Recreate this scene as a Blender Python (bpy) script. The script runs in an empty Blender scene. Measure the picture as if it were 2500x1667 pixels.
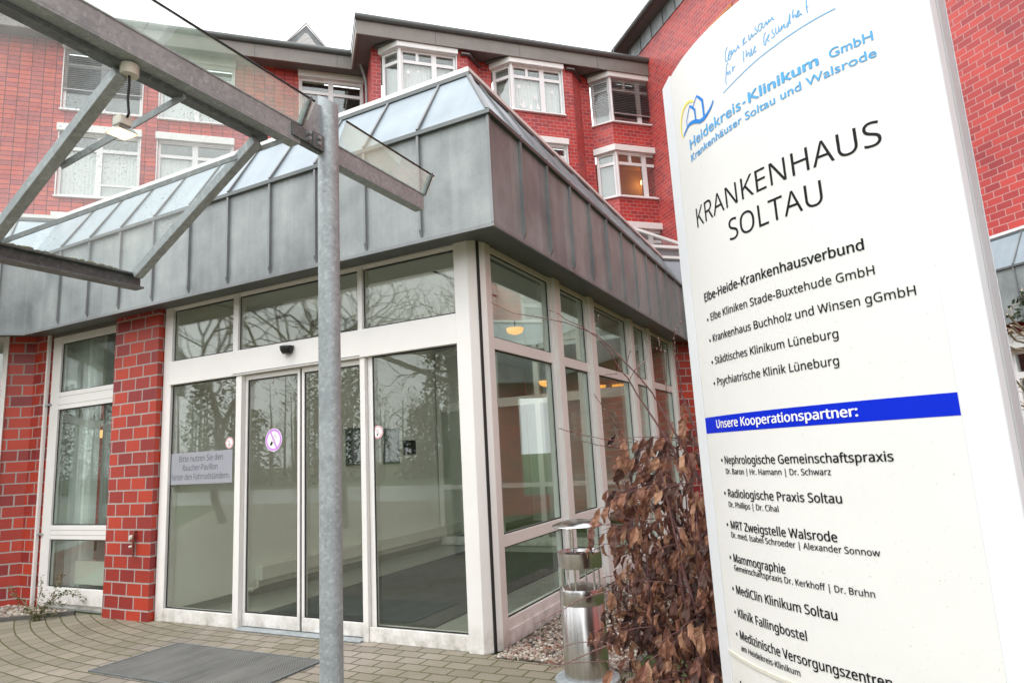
import bpy, bmesh, math, random
from mathutils import Vector, Matrix, noise
random.seed(7)
R = math.radians
scn = bpy.context.scene
COL = scn.collection

# ------------------------------------------------------------------ camera
cam_d = bpy.data.cameras.new("camera")
cam = bpy.data.objects.new("camera", cam_d)
COL.objects.link(cam)
CAM = Vector((2.598, -4.607, 1.5))
_y, _p, _r = R(26.589), R(9.823), R(-3.1656)
_f = Vector((-math.sin(_y) * math.cos(_p), math.cos(_y) * math.cos(_p), math.sin(_p)))
_rt = Vector((math.cos(_y), math.sin(_y), 0))
_up = _rt.cross(_f)
_rt2 = _rt * math.cos(_r) + _up * math.sin(_r)
_up2 = -_rt * math.sin(_r) + _up * math.cos(_r)
cam.matrix_world = Matrix(((_rt2.x, _up2.x, -_f.x, CAM.x), (_rt2.y, _up2.y, -_f.y, CAM.y), (_rt2.z, _up2.z, -_f.z, CAM.z), (0, 0, 0, 1)))
cam_d.sensor_width = 36.0
cam_d.lens = 22.768
cam_d.clip_start = 0.05
cam_d.clip_end = 2000
scn.camera = cam

# ------------------------------------------------------------------ sky, sun, exposure
SUN_EL, SUN_AZ = 58.0, 215.0
w = bpy.data.worlds.new("World")
scn.world = w
w.use_nodes = True
nt = w.node_tree
nt.nodes.clear()
sky = nt.nodes.new("ShaderNodeTexSky")
sky.sky_type = 'NISHITA'
sky.sun_disc = False
sky.sun_elevation = R(SUN_EL)
sky.sun_rotation = R(SUN_AZ)
sky.dust_density = 4.0
sky.air_density = 1.5
hs = nt.nodes.new("ShaderNodeHueSaturation")
hs.inputs["Saturation"].default_value = 0.10
mixw = nt.nodes.new("ShaderNodeMix")
mixw.data_type = 'RGBA'
mixw.inputs[0].default_value = 0.80
mixw.inputs[7].default_value = (11.6, 11.8, 12.1, 1)
bg = nt.nodes.new("ShaderNodeBackground")
bg.inputs["Strength"].default_value = 0.13
out = nt.nodes.new("ShaderNodeOutputWorld")
nt.links.new(sky.outputs[0], hs.inputs["Color"])
nt.links.new(hs.outputs[0], mixw.inputs[6])
nt.links.new(mixw.outputs[2], bg.inputs[0])
nt.links.new(bg.outputs[0], out.inputs[0])

sun_d = bpy.data.lights.new("sun", 'SUN')
sun_d.energy = 0.9
sun_d.angle = R(22)
sun_d.color = (1.0, 0.965, 0.92)
sun = bpy.data.objects.new("sun", sun_d)
COL.objects.link(sun)
_az = R(SUN_AZ)
_sd = Vector((math.sin(_az) * math.cos(R(SUN_EL)), math.cos(_az) * math.cos(R(SUN_EL)), math.sin(R(SUN_EL))))
sun.rotation_euler = (-_sd).to_track_quat('-Z', 'Y').to_euler()

scn.view_settings.view_transform = 'Standard'
scn.view_settings.look = 'None'
scn.view_settings.gamma = 1.0
scn.view_settings.exposure = 0.76
scn.render.engine = 'CYCLES'
cy = scn.cycles
cy.max_bounces = 9
cy.diffuse_bounces = 4
cy.glossy_bounces = 4
cy.transparent_max_bounces = 28
cy.caustics_reflective = False
cy.caustics_refractive = False
cy.sample_clamp_indirect = 6.0

# ------------------------------------------------------------------ node helpers and materials
class NT:
    def __init__(s, name):
        s.m = bpy.data.materials.new(name)
        s.m.use_nodes = True
        s.t = s.m.node_tree
        s.t.nodes.clear()
        s.out = s.t.nodes.new("ShaderNodeOutputMaterial")
    def n(s, kind, **kw):
        nd = s.t.nodes.new("ShaderNode" + kind)
        for k, v in kw.items():
            if k.startswith("i_"):
                key = k[2:]
                key = int(key) if key.isdigit() else key.replace("_", " ")
                nd.inputs[key].default_value = v
            else:
                setattr(nd, k, v)
        return nd
    def l(s, a, b):
        s.t.links.new(a, b)
    def math(s, op, a, b=None, c=None):
        nd = s.n("Math", operation=op)
        for i, v in enumerate((a, b, c)):
            if v is None:
                continue
            if hasattr(v, "links"):
                s.l(v, nd.inputs[i])
            else:
                nd.inputs[i].default_value = v
        return nd.outputs[0]
    def mix(s, fac, a, b, mode='MIX'):
        nd = s.n("Mix", data_type='RGBA', blend_type=mode)
        for key, v in ((0, fac), (6, a), (7, b)):
            if hasattr(v, "links"):
                s.l(v, nd.inputs[key])
            else:
                nd.inputs[key].default_value = v
        return nd.outputs[2]
    def ramp(s, fac, *stops):
        nd = s.n("ValToRGB")
        e = nd.color_ramp.elements
        while len(e) < len(stops):
            e.new(0.5)
        for el, (p, c) in zip(e, stops):
            el.position = p
            el.color = c if len(c) == 4 else (*c, 1)
        s.l(fac, nd.inputs[0])
        return nd.outputs[0]
    def noise(s, vec, scale, detail=4, rough=0.55):
        nd = s.n("TexNoise", i_Scale=scale, i_Detail=detail, i_Roughness=rough)
        if vec is not None:
            s.l(vec, nd.inputs["Vector"])
        return nd.outputs[0]
    def uz(s):
        """wall coordinates (run along the wall, height) of an upright face"""
        tc = s.n("TexCoord")
        cr = s.n("VectorMath", operation='CROSS_PRODUCT')
        cr.inputs[0].default_value = (0, 0, 1)
        s.l(tc.outputs["Normal"], cr.inputs[1])
        nm = s.n("VectorMath", operation='NORMALIZE')
        s.l(cr.outputs[0], nm.inputs[0])
        dt = s.n("VectorMath", operation='DOT_PRODUCT')
        s.l(tc.outputs["Object"], dt.inputs[0])
        s.l(nm.outputs[0], dt.inputs[1])
        sp = s.n("SeparateXYZ")
        s.l(tc.outputs["Object"], sp.inputs[0])
        return dt.outputs["Value"], sp.outputs[2], tc.outputs["Object"]
    def bsdf(s, **kw):
        p = s.n("BsdfPrincipled")
        for k, v in kw.items():
            k = k.replace("_", " ")
            if hasattr(v, "links"):
                s.l(v, p.inputs[k])
            else:
                p.inputs[k].default_value = v if not (isinstance(v, tuple) and len(v) == 3) else (*v, 1)
        s.l(p.outputs[0], s.out.inputs[0])
        return p
    def bump(s, height, strength, dist=0.01):
        b = s.n("Bump", i_Strength=strength, i_Distance=dist)
        s.l(height, b.inputs["Height"])
        return b.outputs[0]

M = {}
def plain(key, col, rough=0.5, metal=0.0, var=0.06, scale=6.0, bump=0.0, spec=None):
    t = NT(key)
    tc = t.n("TexCoord")
    nz = t.noise(tc.outputs["Object"], scale, 5, 0.6)
    lo = tuple(max(0, c * (1 - var)) for c in col)
    hi = tuple(min(1, c * (1 + var)) for c in col)
    c = t.ramp(nz, (0.3, lo), (0.7, hi))
    p = t.bsdf(Base_Color=c, Roughness=rough, Metallic=metal)
    if spec is not None:
        p.inputs["Specular IOR Level"].default_value = spec
    if bump:
        t.l(t.bump(t.noise(tc.outputs["Object"], scale * 12, 3), bump, 0.004), p.inputs["Normal"])
    M[key] = t.m
    return t.m

def brick(key, c1, c2, mortar, bw, bh, ms, stack=False, rough=0.42, zoff=0.0):
    t = NT(key)
    u, z, ob = t.uz()
    cb = t.n("CombineXYZ")
    t.l(u, cb.inputs[0])
    t.l(t.math('ADD', z, zoff), cb.inputs[1])
    b = t.n("TexBrick", offset=0.0 if stack else 0.5)
    b.inputs["Color1"].default_value = (*c1, 1)
    b.inputs["Color2"].default_value = (*c2, 1)
    b.inputs["Mortar"].default_value = (*mortar, 1)
    b.inputs["Scale"].default_value = 1.0
    b.inputs["Mortar Size"].default_value = ms
    b.inputs["Mortar Smooth"].default_value = 0.15
    b.inputs["Bias"].default_value = -0.1
    b.inputs["Brick Width"].default_value = bw
    b.inputs["Row Height"].default_value = bh
    # slightly wavy joints
    wv = t.n("TexNoise", i_Scale=3.0, i_Detail=3.0)
    t.l(cb.outputs[0], wv.inputs["Vector"])
    vm = t.n("VectorMath", operation='MULTIPLY_ADD')
    t.l(wv.outputs["Color"], vm.inputs[0])
    vm.inputs[1].default_value = (0.012, 0.010, 0)
    t.l(cb.outputs[0], vm.inputs[2])
    t.l(vm.outputs[0], b.inputs["Vector"])
    fine = t.noise(ob, 55, 4, 0.65)
    big = t.noise(ob, 1.1, 4, 0.6)
    c = t.mix(0.30, b.outputs["Color"], t.ramp(fine, (0.3, (0.30, 0.30, 0.30)), (0.7, (1, 1, 1))), 'MULTIPLY')
    c = t.mix(0.22, c, t.ramp(big, (0.34, (0.36, 0.33, 0.36)), (0.60, (1, 1, 1))), 'MULTIPLY')
    rg = t.math('ADD', t.math('MULTIPLY', b.outputs["Fac"], 0.4), rough)
    p = t.bsdf(Base_Color=c, Roughness=rg)
    inv = t.math('SUBTRACT', 1.0, b.outputs["Fac"])
    h = t.math('ADD', inv, t.math('MULTIPLY', fine, 0.25))
    t.l(t.bump(h, 0.6, 0.006), p.inputs["Normal"])
    M[key] = t.m
    return t.m

brick('pavilion_brick', (0.54, 0.050, 0.020), (0.21, 0.018, 0.024), (0.42, 0.37, 0.34), 0.252, 0.137, 0.009, zoff=0.03)
brick('bay_brick', (0.64, 0.062, 0.050), (0.36, 0.038, 0.046), (0.58, 0.30, 0.28), 0.29, 0.137, 0.010)
brick('tile_brick', (0.70, 0.095, 0.055), (0.42, 0.055, 0.070), (0.11, 0.022, 0.024), 0.325, 0.152, 0.010, stack=True)
brick('wing_brick', (0.58, 0.062, 0.050), (0.33, 0.036, 0.044), (0.55, 0.30, 0.28), 0.29, 0.137, 0.009)

def zinc(key, lo, hi, rough=0.36, pitch=0.578, metal=0.75, off=0.0):
    t = NT(key)
    u, z, ob = t.uz()
    pn = t.n("TexWhiteNoise", noise_dimensions='1D')
    t.l(t.math('FLOOR', t.math('DIVIDE', t.math('ADD', u, off), pitch)), pn.inputs["W"])
    st = t.n("CombineXYZ")
    t.l(t.math('MULTIPLY', u, 9.0), st.inputs[0])
    t.l(t.math('MULTIPLY', z, 0.8), st.inputs[1])
    streak = t.noise(st.outputs[0], 1.0, 5, 0.6)
    cloud = t.noise(ob, 1.7, 5, 0.6)
    fine = t.noise(ob, 70, 3, 0.7)
    f = t.math('ADD', t.math('MULTIPLY', streak, 0.22), t.math('MULTIPLY', cloud, 0.63))
    f = t.math('ADD', f, t.math('MULTIPLY', fine, 0.16))
    f = t.math('ADD', f, t.math('MULTIPLY', t.math('SUBTRACT', pn.outputs[0], 0.5), 0.10))
    c = t.ramp(f, (0.36, lo), (0.66, hi))
    r = t.math('ADD', t.math('MULTIPLY', cloud, 0.22), rough - 0.11)
    p = t.bsdf(Base_Color=c, Roughness=r, Metallic=metal)
    b1 = t.bump(t.noise(ob, 1.4, 2, 0.5), 0.35, 0.05)
    t.l(b1, p.inputs["Normal"])
    M[key] = t.m
zinc('zinc', (0.145, 0.165, 0.168), (0.345, 0.375, 0.372), rough=0.42, metal=0.06)
zinc('zinc_slope', (0.205, 0.25, 0.285), (0.285, 0.34, 0.375), rough=0.38, metal=0.3)  # bluish base colour stands in for sky reflected by the slope
zinc('zinc_edge', (0.15, 0.16, 0.165), (0.27, 0.285, 0.29), rough=0.45, metal=0.1)
zinc('zinc_trim', (0.10, 0.115, 0.115), (0.17, 0.18, 0.18), rough=0.5, metal=0.4)

def galv(key, lo, hi, rough=0.42, metal=0.65, sc=55):
    t = NT(key)
    tc = t.n("TexCoord")
    v = t.n("TexVoronoi", i_Scale=sc)
    t.l(tc.outputs["Object"], v.inputs["Vector"])
    bw = t.n("RGBToBW")
    t.l(v.outputs["Color"], bw.inputs[0])
    cl = t.noise(tc.outputs["Object"], 5, 5, 0.65)
    sp = t.noise(tc.outputs["Object"], 38, 3, 0.6)
    f = t.math('ADD', t.math('MULTIPLY', bw.outputs[0], 0.22), t.math('MULTIPLY', cl, 0.55))
    f = t.math('ADD', f, t.math('MULTIPLY', t.math('GREATER_THAN', sp, 0.60), 0.20))
    c = t.ramp(f, (0.25, lo), (0.62, hi))
    t.bsdf(Base_Color=c, Roughness=rough, Metallic=metal)
    M[key] = t.m
galv('galvanised_steel', (0.270, 0.302, 0.315), (0.435, 0.478, 0.492), metal=0.2, rough=0.5)
galv('dark_steel', (0.105, 0.122, 0.125), (0.20, 0.225, 0.23), rough=0.5, metal=0.2)


plain('upvc', (0.82, 0.82, 0.82), 0.35, var=0.02)
plain('shutter_white', (0.80, 0.80, 0.78), 0.4, var=0.03)

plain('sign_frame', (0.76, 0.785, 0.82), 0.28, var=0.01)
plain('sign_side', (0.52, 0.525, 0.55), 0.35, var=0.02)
plain('black_print', (0.012, 0.013, 0.015), 0.5, spec=0.12)
plain('grey_print', (0.06, 0.065, 0.075), 0.5)
plain('light_blue_print', (0.105, 0.40, 0.76), 0.5, spec=0.15)
plain('mid_blue_print', (0.020, 0.22, 0.66), 0.5, spec=0.15)
plain('yellow_print', (0.90, 0.78, 0.12), 0.35)
plain('bar_blue', (0.002, 0.022, 0.56), 0.45, var=0.03, spec=0.12)
plain('white_print', (0.85, 0.85, 0.85), 0.35)
plain('black_rubber', (0.012, 0.013, 0.014), 0.6)
plain('black_plastic', (0.012, 0.014, 0.014), 0.18)
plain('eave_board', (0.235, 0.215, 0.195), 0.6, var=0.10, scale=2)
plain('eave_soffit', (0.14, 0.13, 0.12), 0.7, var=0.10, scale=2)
plain('gutter', (0.115, 0.125, 0.122), 0.5, metal=0.25, var=0.12, scale=3)
plain('roof_tile', (0.10, 0.05, 0.045), 0.7, var=0.3, scale=8)
plain('inner_wall', (0.80, 0.81, 0.76), 0.8, var=0.02)
plain('inner_floor', (0.30, 0.31, 0.285), 0.35, var=0.10, scale=5)
plain('inner_ceiling', (0.70, 0.70, 0.68), 0.8, var=0.02)
plain('skirting', (0.27, 0.28, 0.26), 0.5)
plain('radiator_paint', (0.72, 0.72, 0.66), 0.4, var=0.02)
plain('curtain', (0.78, 0.79, 0.78), 0.85, var=0.05, scale=9)
plain('grey_curtain', (0.42, 0.43, 0.42), 0.85, var=0.08, scale=9)
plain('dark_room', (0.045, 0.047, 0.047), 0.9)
plain('blind_slat', (0.42, 0.42, 0.43), 0.35, metal=0.3)
plain('board_green', (0.16, 0.20, 0.18), 0.4)
plain('board_dark', (0.03, 0.032, 0.034), 0.3)
plain('wood_orange', (0.50, 0.17, 0.03), 0.5, var=0.15)
plain('bark', (0.13, 0.118, 0.10), 0.9, var=0.3, scale=14, bump=0.4)
plain('twig', (0.17, 0.085, 0.085), 0.6, var=0.25, scale=20)
plain('pale_twig', (0.34, 0.28, 0.21), 0.6, var=0.2, scale=20)
plain('bud', (0.40, 0.29, 0.25), 0.5)
plain('copper', (0.20, 0.06, 0.04), 0.4, metal=0.6)
plain('cast_pale', (0.66, 0.64, 0.56), 0.5, var=0.05)
plain('kerb', (0.10, 0.095, 0.085), 0.85, var=0.2, scale=10, bump=0.4)
plain('plate_grey', (0.33, 0.34, 0.38), 0.35, var=0.02)
plain('red_print', (0.72, 0.25, 0.27), 0.4)
plain('violet_print', (0.62, 0.26, 0.78), 0.4)
plain('moss', (0.17, 0.15, 0.03), 0.95, var=0.4, scale=40, bump=0.5)

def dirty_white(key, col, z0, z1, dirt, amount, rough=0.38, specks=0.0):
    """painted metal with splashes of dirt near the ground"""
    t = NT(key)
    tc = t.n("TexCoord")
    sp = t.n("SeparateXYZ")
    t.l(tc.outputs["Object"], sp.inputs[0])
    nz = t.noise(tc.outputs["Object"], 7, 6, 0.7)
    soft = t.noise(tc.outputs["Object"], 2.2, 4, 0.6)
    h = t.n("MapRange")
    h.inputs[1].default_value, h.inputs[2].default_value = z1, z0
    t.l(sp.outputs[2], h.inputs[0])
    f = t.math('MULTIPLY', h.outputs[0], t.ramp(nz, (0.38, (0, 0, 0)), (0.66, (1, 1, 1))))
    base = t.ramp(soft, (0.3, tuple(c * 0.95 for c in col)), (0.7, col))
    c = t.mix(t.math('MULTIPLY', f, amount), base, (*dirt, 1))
    if specks:
        sn = t.noise(tc.outputs["Object"], 130, 2, 0.5)
        c = t.mix(t.math('MULTIPLY', t.math('GREATER_THAN', sn, 0.72), specks), c, (0.42, 0.42, 0.38, 1))
    t.bsdf(Base_Color=c, Roughness=t.math('ADD', t.math('MULTIPLY', soft, 0.15), rough - 0.08))
    M[key] = t.m
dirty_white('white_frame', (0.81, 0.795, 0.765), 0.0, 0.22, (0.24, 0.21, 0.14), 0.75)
dirty_white('sign_white', (0.765, 0.765, 0.745), 0.55, 1.0, (0.58, 0.56, 0.46), 0.45, 0.32, specks=0.5)

def steel_brushed():
    t = NT('stainless_steel')
    tc = t.n("TexCoord")
    mp = t.n("Mapping")
    mp.inputs["Scale"].default_value = (60, 60, 1.5)
    t.l(tc.outputs["Object"], mp.inputs[0])
    nz = t.noise(mp.outputs[0], 1.0, 4, 0.6)
    c = t.ramp(nz, (0.3, (0.50, 0.49, 0.48)), (0.7, (0.66, 0.65, 0.64)))
    t.bsdf(Base_Color=c, Roughness=0.24, Metallic=1.0)
    M['stainless_steel'] = t.m
steel_brushed()

def glass(key, tint, f0, haze=0.0, hazecol=(0.8, 0.82, 0.82), rough=0.0, wave=0.0):
    t = NT(key)
    g = t.n("NewGeometry")
    d = t.n("VectorMath", operation='DOT_PRODUCT')
    t.l(g.outputs["Incoming"], d.inputs[0])
    t.l(g.outputs["Normal"], d.inputs[1])
    c1 = t.math('SUBTRACT', 1.0, t.math('ABSOLUTE', d.outputs["Value"]))
    fr = t.math('ADD', t.math('MULTIPLY', t.math('POWER', c1, 4.0), 1 - f0), f0)
    tr = t.n("BsdfTransparent")
    tr.inputs[0].default_value = (*tint, 1)
    gl = t.n("BsdfGlossy")
    gl.inputs["Roughness"].default_value = rough
    gl.inputs["Color"].default_value = (0.93, 0.97, 0.95, 1)
    if wave:
        tc = t.n("TexCoord")
        t.l(t.bump(t.noise(tc.outputs["Object"], 1.6, 1), wave, 0.01), gl.inputs["Normal"])
    mx = t.n("MixShader")
    t.l(fr, mx.inputs[0])
    t.l(tr.outputs[0], mx.inputs[1])
    t.l(gl.outputs[0], mx.inputs[2])
    last = mx.outputs[0]
    if key == 'canopy_glass':
        tc = t.n("TexCoord")
        dn = t.noise(tc.outputs["Object"], 75, 3, 0.7)
        dm_ = t.noise(tc.outputs["Object"], 1.6, 4, 0.6)
        dd = t.math('MULTIPLY', t.ramp(dn, (0.60, (0, 0, 0)), (0.66, (1, 1, 1))), t.ramp(dm_, (0.45, (0, 0, 0)), (0.62, (1, 1, 1))))
        ds = t.n("BsdfDiffuse")
        ds.inputs[0].default_value = (0.16, 0.15, 0.12, 1)
        m3 = t.n("MixShader")
        t.l(t.math('MULTIPLY', dd, 0.55), m3.inputs[0])
        t.l(last, m3.inputs[1])
        t.l(ds.outputs[0], m3.inputs[2])
        last = m3.outputs[0]
    if haze:
        tc = t.n("TexCoord")
        hz = t.math('MULTIPLY', t.noise(tc.outputs["Object"], 2.2, 5, 0.7), haze * 2)
        df = t.n("BsdfTranslucent")
        df.inputs[0].default_value = (*hazecol, 1)
        m2 = t.n("MixShader")
        t.l(hz, m2.inputs[0])
        t.l(last, m2.inputs[1])
        t.l(df.outputs[0], m2.inputs[2])
        last = m2.outputs[0]
    t.l(last, t.out.inputs[0])
    M[key] = t.m
glass('door_glass', (0.925, 0.955, 0.92), 0.066, wave=0.02)
glass('side_glass', (0.915, 0.955, 0.925), 0.050, wave=0.02)
glass('added_shaft_glass', (0.76, 0.80, 0.76), 0.08)
glass('window_glass', (0.955, 0.97, 0.965), 0.10, wave=0.05)
glass('canopy_glass', (0.97, 0.985, 0.975), 0.05, haze=0.045)
glass('strip_glass', (0.93, 0.97, 0.94), 0.16, haze=0.10, hazecol=(0.75, 0.82, 0.76))

def emit(key, col, strength, base=(0.6, 0.5, 0.4)):
    t = NT(key)
    t.bsdf(Base_Color=base, Roughness=0.4, Emission_Color=col, Emission_Strength=strength)
    M[key] = t.m
emit('lamp_glow', (1.0, 0.40, 0.06), 0.95)
emit('halogen_glow', (1.0, 0.74, 0.42), 1.5)
plain('warm_room', (0.42, 0.24, 0.12), 0.8)
emit('room_lamp', (1.0, 0.62, 0.20), 7.0)
# ------------------------------------------------------------------ mesh builder
class MB:
    def __init__(s):
        s.v, s.f = [], []
    def add(s, vs, fs):
        o = len(s.v)
        s.v += [tuple(p) for p in vs]
        s.f += [tuple(i + o for i in q) for q in fs]
    def box(s, x0, x1, y0, y1, z0, z1):
        s.add([(x0, y0, z0), (x1, y0, z0), (x1, y1, z0), (x0, y1, z0), (x0, y0, z1), (x1, y0, z1), (x1, y1, z1), (x0, y1, z1)],
              [(0, 3, 2, 1), (4, 5, 6, 7), (0, 1, 5, 4), (1, 2, 6, 5), (2, 3, 7, 6), (3, 0, 4, 7)])
    def prism(s, pts, z0, z1):
        n = len(pts)
        s.add([(x, y, z0) for x, y in pts] + [(x, y, z1) for x, y in pts],
              [tuple(range(n))[::-1], tuple(range(n, 2 * n))] + [(i, (i + 1) % n, n + (i + 1) % n, n + i) for i in range(n)])
    def ext(s, poly, vec):
        n = len(poly)
        v = Vector(vec)
        s.add([tuple(p) for p in poly] + [tuple(Vector(p) + v) for p in poly],
              [tuple(range(n))[::-1], tuple(range(n, 2 * n))] + [(i, (i + 1) % n, n + (i + 1) % n, n + i) for i in range(n)])
    def quad(s, a, b, c, d):
        s.add([a, b, c, d], [(0, 1, 2, 3)])
    def tube(s, pts, r, n=6):
        pts = [Vector(p) for p in pts]
        rr = r if isinstance(r, (list, tuple)) else [r] * len(pts)
        o = len(s.v)
        t0 = (pts[1] - pts[0]).normalized()
        a = t0.orthogonal().normalized()
        for i, p in enumerate(pts):
            t = (pts[min(i + 1, len(pts) - 1)] - pts[max(i - 1, 0)]).normalized()
            a = (a - t * a.dot(t))
            a = a.normalized() if a.length > 1e-6 else t.orthogonal().normalized()
            b = t.cross(a)
            for k in range(n):
                th = 2 * math.pi * k / n
                s.v.append(tuple(p + (a * math.cos(th) + b * math.sin(th)) * rr[i]))
        for i in range(len(pts) - 1):
            for k in range(n):
                q = o + i * n
                s.f.append((q + k, q + (k + 1) % n, q + n + (k + 1) % n, q + n + k))
        s.f.append(tuple(o + k for k in range(n))[::-1])
        e = o + (len(pts) - 1) * n
        s.f.append(tuple(e + k for k in range(n)))
    def bar(s, p, q, w, h, up=(0, 0, 1)):
        p, q = Vector(p), Vector(q)
        t = (q - p).normalized()
        sd = t.cross(Vector(up)).normalized()
        u = sd.cross(t)
        s.ext([p + sd * w / 2 + u * h / 2, p - sd * w / 2 + u * h / 2, p - sd * w / 2 - u * h / 2, p + sd * w / 2 - u * h / 2], q - p)
    def lathe(s, prof, c, n=28):
        o = len(s.v)
        for r, z in prof:
            for k in range(n):
                a = 2 * math.pi * k / n
                s.v.append((c[0] + r * math.cos(a), c[1] + r * math.sin(a), c[2] + z))
        for i in range(len(prof) - 1):
            for k in range(n):
                s.f.append((o + i * n + k, o + i * n + (k + 1) % n, o + (i + 1) * n + (k + 1) % n, o + (i + 1) * n + k))
        s.f.append(tuple(o + k for k in range(n))[::-1])
        e = o + (len(prof) - 1) * n
        s.f.append(tuple(e + k for k in range(n)))
    def ball(s, c, r, sx=1, sy=1, sz=1, n=6, m=4):
        o = len(s.v)
        s.v.append((c[0], c[1], c[2] - r * sz))
        for i in range(1, m):
            ph = -math.pi / 2 + math.pi * i / m
            for k in range(n):
                a = 2 * math.pi * k / n
                s.v.append((c[0] + r * sx * math.cos(ph) * math.cos(a), c[1] + r * sy * math.cos(ph) * math.sin(a), c[2] + r * sz * math.sin(ph)))
        s.v.append((c[0], c[1], c[2] + r * sz))
        tp = len(s.v) - 1
        for k in range(n):
            s.f.append((o, o + 1 + (k + 1) % n, o + 1 + k))
            s.f.append((tp, o + 1 + (m - 2) * n + k, o + 1 + (m - 2) * n + (k + 1) % n))
        for i in range(m - 2):
            for k in range(n):
                q = o + 1 + i * n
                s.f.append((q + k, q + (k + 1) % n, q + n + (k + 1) % n, q + n + k))
    def build(s, name, mt, parent=None, smooth=False, recalc=True, bevel=0.0):
        me = bpy.data.meshes.new(name)
        me.from_pydata(s.v, [], s.f)
        if recalc:
            bm = bmesh.new()
            bm.from_mesh(me)
            bmesh.ops.recalc_face_normals(bm, faces=bm.faces)
            bm.to_mesh(me)
            bm.free()
        if getattr(s, 'att', None):
            at = me.attributes.new('vein', 'FLOAT_VECTOR', 'POINT')
            at.data.foreach_set('vector', [c for q in s.att for c in q])
        me.materials.append(M[mt] if isinstance(mt, str) else mt)
        if smooth:
            for p in me.polygons:
                p.use_smooth = True
        o = bpy.data.objects.new(name, me)
        COL.objects.link(o)
        if parent is not None:
            o.parent = parent
        if smooth:
            try:
                me.set_sharp_from_angle(angle=R(40))
            except Exception:
                pass
        if bevel:
            b = o.modifiers.new("bevel", 'BEVEL')
            b.width = bevel
            b.segments = 2
            b.limit_method = 'ANGLE'
        return o

def tag(o, label=None, cat=None, group=None, kind=None):
    for k, v in (("label", label), ("category", cat), ("group", group), ("kind", kind)):
        if v:
            o[k] = v
    return o

def thing(name, label, cat, loc=(0, 0, 0), rotz=0.0, group=None):
    o = bpy.data.objects.new(name, None)
    o.empty_display_size = 0.1
    COL.objects.link(o)
    o.location = loc
    o.rotation_euler = (0, 0, rotz)
    return tag(o, label, cat, group)

def cells(mb, x0, x1, z0, z1, holes, y0, y1):
    """an upright wall slab along x with rectangular openings"""
    xs = sorted({x0, x1} | {min(max(h[i], x0), x1) for h in holes for i in (0, 1)})
    zs = sorted({z0, z1} | {min(max(h[i], z0), z1) for h in holes for i in (2, 3)})
    for a, b in zip(xs, xs[1:]):
        run = None
        for c, d in zip(zs, zs[1:]):
            mx, mz = (a + b) / 2, (c + d) / 2
            if any(h[0] < mx < h[1] and h[2] < mz < h[3] for h in holes):
                if run:
                    mb.box(a, b, y0, y1, *run)
                run = None
            else:
                run = (run[0], d) if run else (c, d)
        if run:
            mb.box(a, b, y0, y1, *run)

def offset_path(pts, d):
    """the plan path moved d to its left, mitred"""
    pts = [Vector(p) for p in pts]
    res = []
    for i, p in enumerate(pts):
        ds = []
        if i > 0:
            ds.append((pts[i] - pts[i - 1]).normalized())
        if i < len(pts) - 1:
            ds.append((pts[i + 1] - pts[i]).normalized())
        ns = [Vector((-t.y, t.x)) for t in ds]
        if len(ns) == 1:
            res.append(p + ns[0] * d)
        else:
            b = (ns[0] + ns[1])
            b = b / b.dot(ns[0])
            res.append(p + b * d)
    return res

def strip(mb, A, za, B, zb):
    for i in range(len(A) - 1):
        mb.quad((A[i].x, A[i].y, za), (A[i + 1].x, A[i + 1].y, za), (B[i + 1].x, B[i + 1].y, zb), (B[i].x, B[i].y, zb))

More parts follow.
